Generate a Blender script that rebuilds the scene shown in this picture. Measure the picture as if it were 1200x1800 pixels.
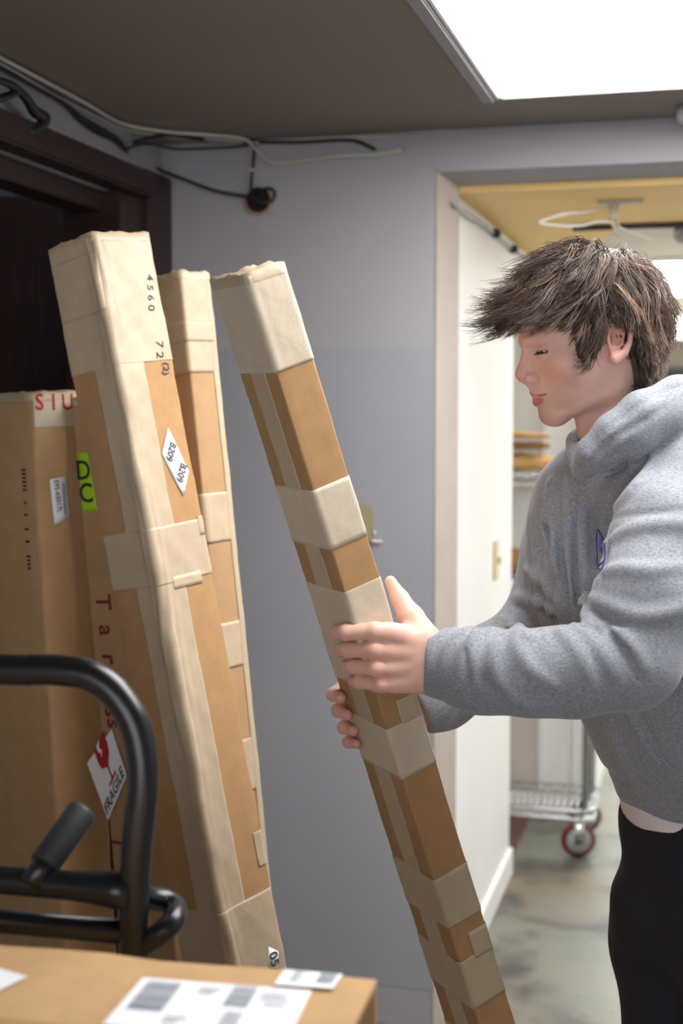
import bpy, bmesh, math, random
import numpy as np
from mathutils import Vector, Matrix

for o in list(bpy.data.objects):
    bpy.data.objects.remove(o, do_unlink=True)
SC = bpy.context.scene
COL = SC.collection

# ------------------------------------------------------------------ camera
F = 2430.0                                   # focal length in pixels of a 1200x1800 frame
YAW = math.atan(650 / F)
PIT = -math.atan(175 / F)
CAM = np.array([0.0, 0.0, 1.6])
VF = np.array([-math.sin(YAW), math.cos(YAW), 0.0])
VR = np.array([math.cos(YAW), math.sin(YAW), 0.0])
VZ = np.array([0, 0, 1.0])
FW = VF * math.cos(PIT) + VZ * math.sin(PIT)
UP = -VF * math.sin(PIT) + VZ * math.cos(PIT)
cd = bpy.data.cameras.new('camera')
cd.sensor_fit = 'VERTICAL'
cd.sensor_height = 36
cd.sensor_width = 24
cd.lens = 36 * F / 1800
cd.clip_start = 0.02
cd.dof.use_dof = True
cd.dof.focus_distance = 1.98
cd.dof.aperture_fstop = 3.6
cam = bpy.data.objects.new('camera', cd)
COL.objects.link(cam)
R = Matrix((VR, UP, -FW)).transposed().to_4x4()
cam.matrix_world = Matrix.Translation(CAM) @ R
SC.camera = cam

# ------------------------------------------------------------------ world, exposure
w = bpy.data.worlds.new('world')
SC.world = w
w.use_nodes = True
w.node_tree.nodes['Background'].inputs[0].default_value = (0.93, 0.96, 1.0, 1)
w.node_tree.nodes['Background'].inputs[1].default_value = 3.6
SC.view_settings.view_transform = 'Standard'
SC.view_settings.look = 'None'
SC.view_settings.gamma = 1
SC.view_settings.exposure = 0.10
SC.view_settings.use_curve_mapping = False
SKY_E = 10.5        # ceiling light panel above the person
TROF_E = 15.0      # corridor ceiling panels

# ------------------------------------------------------------------ pixel helpers
def ray(px, py):
    return VR * ((px - 600) / F) + UP * ((900 - py) / F) + FW

def U(px, py, h):
    d = ray(px, py)
    return CAM + d * (h / d.dot(VF))

def onplane(px, py, p0, n):
    d = ray(px, py)
    n = np.asarray(n, float)
    return CAM + d * ((np.asarray(p0) - CAM).dot(n) / d.dot(n))

def proj(P):
    q = np.asarray(P) - CAM
    z = q.dot(FW)
    return 600 + F * q.dot(VR) / z, 900 - F * q.dot(UP) / z

def unit(v):
    v = np.asarray(v, float)
    return v / np.linalg.norm(v)

# ------------------------------------------------------------------ object helpers
WLOC = {}

def mesh_obj(name, verts, faces, mat=None, parent=None, smooth=False, loc=None):
    V = np.asarray(verts, float)
    c = (V.min(0) + V.max(0)) / 2 if loc is None else np.asarray(loc, float)
    me = bpy.data.meshes.new(name)
    me.from_pydata((V - c).tolist(), [], [tuple(f) for f in faces])
    me.update()
    if smooth:
        me.polygons.foreach_set('use_smooth', [True] * len(me.polygons))
    if mat is not None:
        me.materials.append(mat)
    o = bpy.data.objects.new(name, me)
    COL.objects.link(o)
    place(o, c, parent)
    return o

def place(o, c, parent=None):
    o.location = c
    WLOC[o.name] = np.asarray(c, float)
    if parent is not None:
        o.parent = parent
        o.matrix_parent_inverse = Matrix.Translation(-Vector(WLOC[parent.name]))

def tag(o, label=None, cat=None, group=None, kind=None):
    if label: o['label'] = label
    if cat: o['category'] = cat
    if group: o['group'] = group
    if kind: o['kind'] = kind
    return o

def thing(name, loc, label, cat, group=None):
    o = bpy.data.objects.new(name, None)
    COL.objects.link(o)
    o.empty_display_size = 0.05
    place(o, loc)
    return tag(o, label, cat, group)

class MB:
    def __init__(s):
        s.v = []; s.f = []
    def add(s, V, Fc):
        n = len(s.v)
        s.v += [tuple(map(float, p)) for p in V]
        s.f += [tuple(i + n for i in f) for f in Fc]
        return s
    def box(s, lo, hi):
        x0, y0, z0 = lo; x1, y1, z1 = hi
        return s.obox((np.array(lo) + np.array(hi)) / 2, [(x1 - x0, 0, 0), (0, y1 - y0, 0), (0, 0, z1 - z0)])
    def obox(s, c, ax):
        c = np.asarray(c, float); a, b, d = [np.asarray(k, float) / 2 for k in ax]
        V = [c + i * a + j * b + k * d for k in (-1, 1) for j in (-1, 1) for i in (-1, 1)]
        return s.add(V, [(0, 2, 3, 1), (4, 5, 7, 6), (0, 1, 5, 4), (2, 6, 7, 3), (0, 4, 6, 2), (1, 3, 7, 5)])
    def bbox(s, lo, hi, bev=0.004):
        bm = bmesh.new()
        bmesh.ops.create_cube(bm, size=1)
        lo = np.array(lo, float); hi = np.array(hi, float)
        for v in bm.verts:
            v.co = Vector((lo + hi) / 2 + (hi - lo) * np.array(v.co))
        bmesh.ops.bevel(bm, geom=bm.edges[:], offset=bev, segments=2, affect='EDGES')
        bm.verts.index_update()
        s.add([v.co for v in bm.verts], [[v.index for v in f.verts] for f in bm.faces])
        bm.free()
        return s
    def tube(s, pts, r, n=10, smooth=0, closed=False, caps=True):
        P = np.asarray(pts, float)
        if smooth:
            P = catmull(P, smooth, closed)
        m = len(P)
        rr = np.interp(np.linspace(0, 1, m), np.linspace(0, 1, len(r)), r) if np.ndim(r) else np.full(m, r)
        T = np.gradient(P, axis=0)
        if closed:
            T = np.roll(P, -1, 0) - np.roll(P, 1, 0)
        T /= np.linalg.norm(T, axis=1)[:, None] + 1e-12
        a = np.array([0, 0, 1.0]) if abs(T[0][2]) < .9 else np.array([1.0, 0, 0])
        u = unit(np.cross(T[0], a))
        V = []
        for i in range(m):
            u = u - T[i] * u.dot(T[i]); u = unit(u)
            b = np.cross(T[i], u)
            for k in range(n):
                t = 2 * math.pi * k / n
                V.append(P[i] + rr[i] * (math.cos(t) * u + math.sin(t) * b))
        Fc = []
        for i in range(m if closed else m - 1):
            j = (i + 1) % m
            for k in range(n):
                l = (k + 1) % n
                Fc.append((i * n + k, i * n + l, j * n + l, j * n + k))
        if caps and not closed:
            Fc.append(tuple(range(n))[::-1])
            Fc.append(tuple(range((m - 1) * n, m * n)))
        return s.add(V, Fc)
    def lathe(s, prof, c, axis=(0, 0, 1), n=24):
        axis = unit(axis)
        a = np.array([1.0, 0, 0]) if abs(axis[0]) < .8 else np.array([0, 1.0, 0])
        u = unit(np.cross(axis, a)); b = np.cross(axis, u)
        c = np.asarray(c, float)
        V = []
        for (r, z) in prof:
            for k in range(n):
                t = 2 * math.pi * k / n
                V.append(c + axis * z + r * (math.cos(t) * u + math.sin(t) * b))
        Fc = []
        for i in range(len(prof) - 1):
            for k in range(n):
                l = (k + 1) % n
                Fc.append((i * n + k, i * n + l, (i + 1) * n + l, (i + 1) * n + k))
        Fc.append(tuple(range(n))[::-1])
        Fc.append(tuple(range((len(prof) - 1) * n, len(prof) * n)))
        return s.add(V, Fc)
    def build(s, name, mat=None, parent=None, smooth=False, loc=None):
        return mesh_obj(name, s.v, s.f, mat, parent, smooth, loc)

def catmull(P, k, closed=False):
    P = np.asarray(P, float)
    n = len(P)
    out = []
    for i in range(n if closed else n - 1):
        if closed:
            p0, p1, p2, p3 = P[(i - 1) % n], P[i], P[(i + 1) % n], P[(i + 2) % n]
        else:
            p1, p2 = P[i], P[i + 1]
            p0 = P[i - 1] if i > 0 else 2 * p1 - p2
            p3 = P[i + 2] if i + 2 < n else 2 * p2 - p1
        for j in range(k):
            t = j / k
            out.append(.5 * (2 * p1 + (p2 - p0) * t + (2 * p0 - 5 * p1 + 4 * p2 - p3) * t * t + (3 * p1 - p0 - 3 * p2 + p3) * t ** 3))
    if not closed:
        out.append(P[-1])
    return np.array(out)

def struct(name, mb, mat, parent=None, smooth=False):
    o = mb.build(name, mat, parent, smooth)
    if parent is None:
        tag(o, kind='structure')
    return o

# ------------------------------------------------------------------ materials
def srgb(r, g, b):
    f = lambda c: (c / 255 / 12.92) if c / 255 <= .04045 else ((c / 255 + .055) / 1.055) ** 2.4
    return (f(r), f(g), f(b), 1)

def mul(c, k):
    return (min(1, c[0] * k), min(1, c[1] * k), min(1, c[2] * k), 1)

def mat(name, col, rough=.6, var=.12, scale=8, bump=0, bscale=60, metal=0, spec=.5, col2=None, stretch=(1, 1, 1), detail=6, coat=0, sheen=0, sss=0, rot=(0, 0, 0)):
    m = bpy.data.materials.new(name)
    m.use_nodes = True
    nt = m.node_tree
    b = nt.nodes['Principled BSDF']
    b.inputs['Roughness'].default_value = rough
    b.inputs['Metallic'].default_value = metal
    b.inputs['Specular IOR Level'].default_value = spec
    if coat:
        b.inputs['Coat Weight'].default_value = coat
        b.inputs['Coat Roughness'].default_value = .15
    if sheen:
        b.inputs['Sheen Weight'].default_value = sheen
    tc = nt.nodes.new('ShaderNodeTexCoord')
    mp = nt.nodes.new('ShaderNodeMapping')
    mp.inputs['Scale'].default_value = stretch
    mp.inputs['Rotation'].default_value = rot
    nt.links.new(tc.outputs['Object'], mp.inputs[0])
    nz = nt.nodes.new('ShaderNodeTexNoise')
    nz.inputs['Scale'].default_value = scale
    nz.inputs['Detail'].default_value = detail
    nt.links.new(mp.outputs[0], nz.inputs[0])
    cr = nt.nodes.new('ShaderNodeValToRGB')
    cr.color_ramp.elements[0].position = .3
    cr.color_ramp.elements[1].position = .7
    cr.color_ramp.elements[0].color = mul(col, 1 - var)
    cr.color_ramp.elements[1].color = col2 or mul(col, 1 + var)
    nt.links.new(nz.outputs[0], cr.inputs[0])
    nt.links.new(cr.outputs[0], b.inputs['Base Color'])
    if bump:
        n2 = nt.nodes.new('ShaderNodeTexNoise')
        n2.inputs['Scale'].default_value = bscale
        n2.inputs['Detail'].default_value = 4
        nt.links.new(mp.outputs[0], n2.inputs[0])
        bp = nt.nodes.new('ShaderNodeBump')
        bp.inputs['Strength'].default_value = bump
        bp.inputs['Distance'].default_value = .002
        nt.links.new(n2.outputs[0], bp.inputs['Height'])
        nt.links.new(bp.outputs[0], b.inputs['Normal'])
    m['b'] = 1
    return m

def emit(name, col, e):
    m = bpy.data.materials.new(name)
    m.use_nodes = True
    nt = m.node_tree
    nt.nodes.remove(nt.nodes['Principled BSDF'])
    em = nt.nodes.new('ShaderNodeEmission')
    em.inputs[0].default_value = col
    em.inputs[1].default_value = e
    nt.links.new(em.outputs[0], nt.nodes['Material Output'].inputs[0])
    return m

M = {}
M['wall'] = mat('grey wall paint', srgb(154, 152, 156), .75, .03, 3, .12, 220)
M['wall_low'] = mat('daylight tinted wall paint', srgb(146, 147, 153), .75, .03, 3, .12, 220)  # grey wall colour with bluish daylight mixed in
M['ceil'] = mat('ceiling paint', srgb(124, 114, 107), .7, .03, 2, .1, 200)
M['white'] = mat('white wall paint', srgb(236, 236, 234), .6, .02, 3, .06, 200)
M['pinkish'] = mat('pinkish plaster', srgb(205, 195, 188), .7, .05, 5)
M['yellow'] = mat('yellow ceiling paint', srgb(222, 188, 122), .7, .04, 3, .1, 120)
M['beige'] = mat('beige ceiling paint', srgb(196, 186, 168), .7, .04, 3)
M['jamb'] = mat('opening trim paint', srgb(178, 166, 156), .55, .05, 9, .1, 150)
M['maroon'] = mat('maroon frame paint', srgb(40, 18, 19), .42, .2, 10, .1, 90)
M['browndoor'] = mat('dark brown wood', srgb(52, 34, 33), .5, .35, 14, .2, 60, stretch=(6, 6, .4))
M['bluedark'] = mat('dark blue grey wall', srgb(92, 92, 104), .8, .05)
M['maroonfloor'] = mat('maroon floor', srgb(92, 58, 54), .5, .15, 8)
M['kraft'] = mat('kraft cardboard', srgb(170, 132, 92), .82, .07, 34, .12, 300, spec=.25)
M['kraft_light'] = mat('light kraft cardboard', srgb(186, 150, 108), .82, .06, 30, .12, 300, spec=.25)
M['kraft_dark'] = mat('brown cardboard', srgb(170, 136, 100), .82, .06, 30, .12, 300, spec=.25)
M['tape'] = mat('paper packing tape', srgb(182, 163, 137), .42, .05, 40, .25, 90, spec=.4)
M['tape_white'] = mat('pale packing tape', srgb(200, 185, 163), .42, .05, 40, .25, 90, spec=.4)
M['label'] = mat('white label paper', srgb(236, 238, 242), .5, .02)
M['ink'] = mat('black ink', srgb(34, 32, 36), .6, .05)
M['greyink'] = mat('grey ink', srgb(140, 148, 158), .6, .05)
M['redink'] = mat('red ink', srgb(172, 34, 40), .6, .05)
M['darkredink'] = mat('dark red ink', srgb(120, 30, 34), .6, .05)
M['green'] = mat('lime green sticker', srgb(160, 205, 20), .45, .03)
M['blackmetal'] = mat('black powder coated steel', srgb(15, 16, 19), .30, .12, 30, .08, 400, spec=.6)
M['rubber'] = mat('black rubber', srgb(34, 36, 40), .6, .08, 30)
M['chrome'] = mat('chrome wire', srgb(205, 208, 208), .22, .03, metal=1)
M['redwheel'] = mat('red polyurethane', srgb(98, 22, 28), .45, .1)
M['greyplastic'] = mat('grey plastic', srgb(150, 152, 150), .5, .05)
M['bag'] = mat('brown paper bag', srgb(204, 160, 98), .75, .1, 12, .3, 40)
M['bag_dark'] = mat('dark brown paper bag', srgb(150, 108, 66), .75, .2, 12, .3, 40)
M['whitecable'] = mat('off white cable', srgb(186, 178, 166), .5, .08)
M['blackcable'] = mat('black cable', srgb(20, 19, 20), .5, .1)
M['ivory'] = mat('ivory plastic', srgb(206, 190, 150), .45, .04)
M['dark'] = mat('painted hole shade', srgb(18, 15, 14), .9, .1)
M['sky'] = emit('ceiling light panel', (1, .99, .98, 1), SKY_E)
M['trof'] = emit('corridor light panel', (1, .995, .97, 1), TROF_E)

# concrete floor: green grey paint worn to brown concrete with dark scuffs
def floor_mat():
    m = bpy.data.materials.new('worn painted concrete')
    m.use_nodes = True
    nt = m.node_tree; N = nt.nodes; L = nt.links
    b = N['Principled BSDF']
    b.inputs['Roughness'].default_value = .38
    tc = N.new('ShaderNodeTexCoord')
    def noise(sc, det, dist=0):
        n = N.new('ShaderNodeTexNoise')
        n.inputs['Scale'].default_value = sc; n.inputs['Detail'].default_value = det
        n.inputs['Distortion'].default_value = dist
        L.new(tc.outputs['Object'], n.inputs[0]); return n
    def ramp(n, p0, p1, c0, c1):
        r = N.new('ShaderNodeValToRGB')
        r.color_ramp.elements[0].position = p0; r.color_ramp.elements[1].position = p1
        r.color_ramp.elements[0].color = c0; r.color_ramp.elements[1].color = c1
        L.new(n.outputs[0], r.inputs[0]); return r
    def mix(f, a, c):
        x = N.new('ShaderNodeMix'); x.data_type = 'RGBA'
        L.new(f.outputs[0], x.inputs[0]); L.new(a, x.inputs[6]); L.new(c, x.inputs[7]); return x.outputs[2]
    base = ramp(noise(2.2, 4), .35, .7, srgb(104, 107, 98), srgb(120, 121, 109))
    worn = ramp(noise(9, 5), .3, .7, srgb(104, 93, 80), srgb(120, 108, 92))
    f1 = ramp(noise(1.7, 8, .3), .48, .62, (0, 0, 0, 1), (1, 1, 1, 1))
    c = mix(f1, base.outputs[0], worn.outputs[0])
    dk = N.new('ShaderNodeRGB'); dk.outputs[0].default_value = srgb(42, 42, 45)
    f2 = ramp(noise(3.4, 10, .3), .52, .66, (0, 0, 0, 1), (.85, .85, .85, 1))
    c = mix(f2, c, dk.outputs[0])
    f3 = ramp(noise(46, 6), .66, .72, (0, 0, 0, 1), (.6, .6, .6, 1))
    c = mix(f3, c, dk.outputs[0])
    L.new(c, b.inputs['Base Color'])
    return m
M['floor'] = floor_mat()

# ------------------------------------------------------------------ room shell
Y0 = 3.44; XL = -1.41; HC = 2.30; ZH = 2.20          # grey wall plane, left wall plane, ceiling, opening head
JX = float(U(764, 900, 3.5)[0] / U(764, 900, 3.5)[1] * Y0)   # left edge of the opening
CX = -0.655; ZC = 2.165; YC = 3.575                   # corridor wall plane, ceiling, start
XR = 1.6; RX = 0.62                                   # right walls
struct('floor', MB().box((XL - 1.6, -3.2, -.1), (XR + .1, 13.2, 0)), M['floor'])
# ceiling with the opening for the light panel
SX0 = float(U(872, 187, 3.15)[0]); SY1 = 3.12; SX1 = 1.0; SY0 = 1.45
c_ = MB()
c_.box((XL - .1, -3.2, HC), (SX0, Y0 + .12, HC + .12)); c_.box((SX1, -3.2, HC), (XR + .1, Y0 + .12, HC + .12))
c_.box((SX0, -3.2, HC), (SX1, SY0, HC + .12)); c_.box((SX0, SY1, HC), (SX1, Y0 + .12, HC + .12))
struct('ceiling', c_, M['ceil'])
g = MB(); g.box((XL - .12, Y0, 0), (JX, YC - .004, HC)); g.box((JX, Y0, ZH), (RX, YC - .004, HC)); g.box((RX, Y0, 0), (XR + .1, YC - .004, HC))
wb = struct('wall_back', g, M['wall'])
# daylight on the lower wall as bluish colour: a thin skin up to about 1.72 m
zp = float(onplane(560, 612, (0, Y0, 0), (0, 1, 0))[2])
pc = MB().box((XL + .002, Y0 - .0012, .1), (JX - .001, Y0 + .001, zp)).build('daylight_tint', M['wall_low'], wb)
# left wall with doorway (Y 2.15..3.10, head 2.13)
DY0, DY1, DZ = 2.1, 3.14, 2.135
g = MB(); g.box((XL - .12, -3.2, 0), (XL, DY0, HC)); g.box((XL - .12, DY0, DZ), (XL, DY1, HC)); g.box((XL - .12, DY1, 0), (XL, Y0, HC))
struct('wall_left', g, M['wall'])
g = MB()
g.bbox((XL - .01, DY0 - .12, DZ), (XL + .055, Y0 - .17, DZ + .062), .006)
struct('trim_1', g, M['maroon'])
g = MB()
g.bbox((XL - .01, Y0 - .17, 0), (XL + .03, Y0 - .002, DZ + .075), .004)
g.bbox((XL - .13, DY1 - .015, 0), (XL + .02, DY1 + .14, DZ), .004)
struct('trim_2', g, M['maroon'])
g = MB(); g.bbox((XL - .13, DY0 - .12, 0), (XL + .04, DY0 + .02, DZ), .004)
struct('trim_3', g, M['maroon'])
g = MB(); g.bbox((XL - .10, DY0, DZ - .05), (XL - .02, DY1 - .01, DZ - .004), .004)
struct('trim_4', g, M['maroon'])
# room beyond the doorway
g = MB(); g.box((XL - 1.6, 3.52, 0), (XL - .121, 3.6, 2.6)); g.box((XL - 1.6, 1.0, 0), (XL - 1.5, 3.52, 2.6)); g.box((XL - 1.6, 1.0, 2.6), (XL - .121, 3.6, 2.7)); g.box((XL - 1.5, 1.0, 0), (XL - .121, 1.1, 2.6))
struct('wall_beyond_left', g, M['bluedark'])
dl = MB().bbox((XL - 1.0, 3.32, .01), (-1.60, 3.365, 2.165), .004)
d1 = struct('door_1', dl, M['browndoor'])
MB().bbox((-1.60, 3.33, .0), (-1.545, 3.40, 2.165), .004).build('door_stile', M['greyplastic'], d1)
struct('wall_right', MB().box((XR, -3.2, 0), (XR + .1, Y0, HC)), M['wall'])

# opening trim (reveal)
def prism(mb, poly, z0, z1):
    n = len(poly)
    V = [(x, y, z0) for x, y in poly] + [(x, y, z1) for x, y in poly]
    mb.add(V, [tuple(range(n))[::-1], tuple(range(n, 2 * n))] + [(i, (i + 1) % n, n + (i + 1) % n, n + i) for i in range(n)])
    return mb
g = prism(MB(), [(JX, Y0 - .003), (JX + .004, Y0 - .003), (JX + .034, YC - .005), (JX + .034, YC + .002), (JX, YC + .002)], 0, ZH)
struct('trim_5', g, M['jamb'])
g = MB(); V = [(x, y, z) for x in (JX, RX) for (y, z) in ((Y0 - .003, ZH - .003), (YC, ZH - .018), (YC, ZH + .01), (Y0 - .003, ZH + .01))]
g.add(V, [(0, 1, 2, 3), (7, 6, 5, 4), (0, 4, 5, 1), (1, 5, 6, 2), (2, 6, 7, 3), (3, 7, 4, 0)])
struct('trim_6', g, M['wall'])
g = prism(MB(), [(RX - .03, YC + .002), (RX - .004, Y0 - .003), (RX, Y0 - .003), (RX, YC + .002)], 0, ZH)
struct('trim_7', g, M['jamb'])

# corridor
WY1 = float(CX / math.tan(-(math.radians(14.97) - math.atan(297 / F))))  # where the corridor wall ends
WY1 = 4.70
BY = 5.42                                              # wall at the back of the recess
BX1 = float(onplane(1040, 1100, (0, BY, 0), (0, 1, 0))[0])
g = MB(); g.box((CX - .12, YC, 0), (CX, WY1, ZC)); g.box((CX - .12, WY1, 1.98), (CX, BY, ZC))
struct('wall_corridor_left', g, M['white'])
struct('baseboard_corridor_left', MB().bbox((CX, YC + .01, 0), (CX + .014, WY1, .095), .004), M['white'])
g = MB(); g.box((-2.3, BY, 0), (BX1, BY + .1, ZC)); g.box((BX1 - .1, BY + .1, 0), (BX1, 12.5, ZC))
struct('wall_recess_back', g, M['white'])
px_edge = float(onplane(946, 1300, (0, BY, 0), (0, 1, 0))[0])
struct('wall_recess_panel', MB().box((-2.2, BY - .004, .1), (px_edge, BY, 1.02)), M['pinkish'])
struct('baseboard_recess', MB().bbox((-2.2, BY - .018, 0), (px_edge + .02, BY - .001, .085), .004), M['white'])
g = MB(); 
xa = float(onplane(1006, 1300, (0, BY, 0), (0, 1, 0))[0]); xb = float(onplane(1033, 1300, (0, BY, 0), (0, 1, 0))[0])
g.bbox((px_edge, BY - .014, 0), (px_edge + .03, BY - .001, ZC), .004); g.bbox((xa, BY - .02, 0), (xb, BY - .001, ZC), .004)
struct('trim_8', g, M['jamb'] if False else M['white'])
g = MB(); g.box((-2.3, WY1 - .12, 0), (-2.2, BY, ZC)); g.box((-2.3, WY1 - .12, 0), (CX - .12, WY1 - .0, ZC))
struct('wall_recess_side', g, M['white'])
struct('floor_recess', MB().box((-2.2, WY1 - .0, 0.0), (CX - .012, BY - .02, .003)), M['maroonfloor'])
struct('wall_corridor_right', MB().box((RX, YC, 0), (RX + .1, 12.5, ZC)), M['white'])
struct('wall_corridor_end', MB().box((-.6, 12.4, 0), (RX + .1, 12.5, ZC)), M['beige'])
struct('door_2', MB().bbox((-.38, 12.34, 0), (.45, 12.395, 1.98), .006), M['bluedark'])
# corridor ceiling: yellow near part, beige beyond
p1 = U(1072, 402, 4.2); p2 = U(1050, 430, 4.66)
TY = float(onplane(1090, 394, (0, 0, ZC), (0, 0, 1))[1])
poly_y = [(-2.3, YC), (RX, YC), (RX, TY), (-.28, TY), (-.36, TY + .42), (-.5, WY1 + .6), (-2.3, WY1 + .75)]
struct('ceiling_corridor_front', prism(MB(), poly_y, ZC, ZC + .1), M['yellow'])
poly_b = [(RX, TY), (RX, 12.5), (-2.3, 12.5), (-2.3, WY1 + .75), (-.5, WY1 + .6), (-.36, TY + .42), (-.28, TY)]
T1 = (float(onplane(1116, 454, (0, 0, ZC), (0, 0, 1))[1]), float(onplane(1150, 514, (0, 0, ZC), (0, 0, 1))[1]))
T2 = (float(onplane(1180, 553, (0, 0, ZC), (0, 0, 1))[1]), float(onplane(1180, 591, (0, 0, ZC), (0, 0, 1))[1]))
struct('ceiling_corridor_back', prism(MB(), poly_b, ZC, ZC + .1), M['beige'])
struct('trim_9', MB().bbox((-.42, TY - .012, ZC - .016), (RX, TY + .012, ZC), .003), M['browndoor'])

# light panels
def light_panel(name, label, x0, x1, y0, y1, z, m, fr, fm):
    o = thing(name, ((x0 + x1) / 2, (y0 + y1) / 2, z), label, 'ceiling light', None)
    f = MB()
    f.bbox((x0 - fr, y0 - fr, z - .012), (x0, y1 + fr, z + .02), .003); f.bbox((x1, y0 - fr, z - .012), (x1 + fr, y1 + fr, z + .02), .003)
    f.bbox((x0, y0 - fr, z - .012), (x1, y0, z + .02), .003); f.bbox((x0, y1, z - .012), (x1, y1 + fr, z + .02), .003)
    f.build('frame', fm, o)
    MB().box((x0, y0, z - .004), (x1, y1, z + .004)).build('diffuser', m, o)
    return o
light_panel('ceiling_light_panel', 'large bright white light panel set in the grey ceiling of the front room', SX0 + .012, SX1 - .012, SY0 + .012, SY1 - .012, HC + .006, M['sky'], .012, M['white'])
tr = MB(); tr.bbox((SX0 - .03, SY0, HC - .012), (SX0 - .001, SY1 + .004, HC - .0005), .003)
struct('trim_10', tr, M['wall'])
x0t = float(onplane(1116, 454, (0, 0, ZC), (0, 0, 1))[0])
light_panel('corridor_light_panel', 'nearer white light panel on the corridor ceiling behind the man', x0t, .42, T1[0], T1[1], ZC - .006, M['trof'], .03, M['white'])
light_panel('corridor_light_panel', 'farther white light panel on the corridor ceiling near the far end', x0t, .42, T2[0], T2[1], ZC - .006, M['trof'], .03, M['white'])
# ------------------------------------------------------------------ cartons
_TX = {}
def text2d(s, size=1.0):
    """flat lettering mesh: returns Nx2 verts (height ~ size, centred) and faces"""
    if s not in _TX:
        cu = bpy.data.curves.new('t', 'FONT')
        cu.body = s; cu.align_x = 'CENTER'; cu.align_y = 'CENTER'
        cu.resolution_u = 3; cu.offset = .014
        ob = bpy.data.objects.new('t', cu); COL.objects.link(ob)
        dg = bpy.context.evaluated_depsgraph_get(); dg.update()
        me = bpy.data.meshes.new_from_object(ob.evaluated_get(dg))
        V = np.array([v.co[:2] for v in me.vertices]); Fc = [tuple(p.vertices) for p in me.polygons]
        bpy.data.objects.remove(ob); bpy.data.curves.remove(cu); bpy.data.meshes.remove(me)
        _TX[s] = (V, Fc)
    V, Fc = _TX[s]
    return V * size, Fc

def hashn(s, t, seed):
    a = np.sin(s * 61 + t * 23 + seed * 1.7) + .6 * np.sin(s * 37 - t * 47 + seed * 3.1) + .5 * np.sin(t * 91 + s * 120 + seed) + .35 * np.sin(t * 160 - s * 83 + seed * 2.3)
    return a / 2.4

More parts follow.
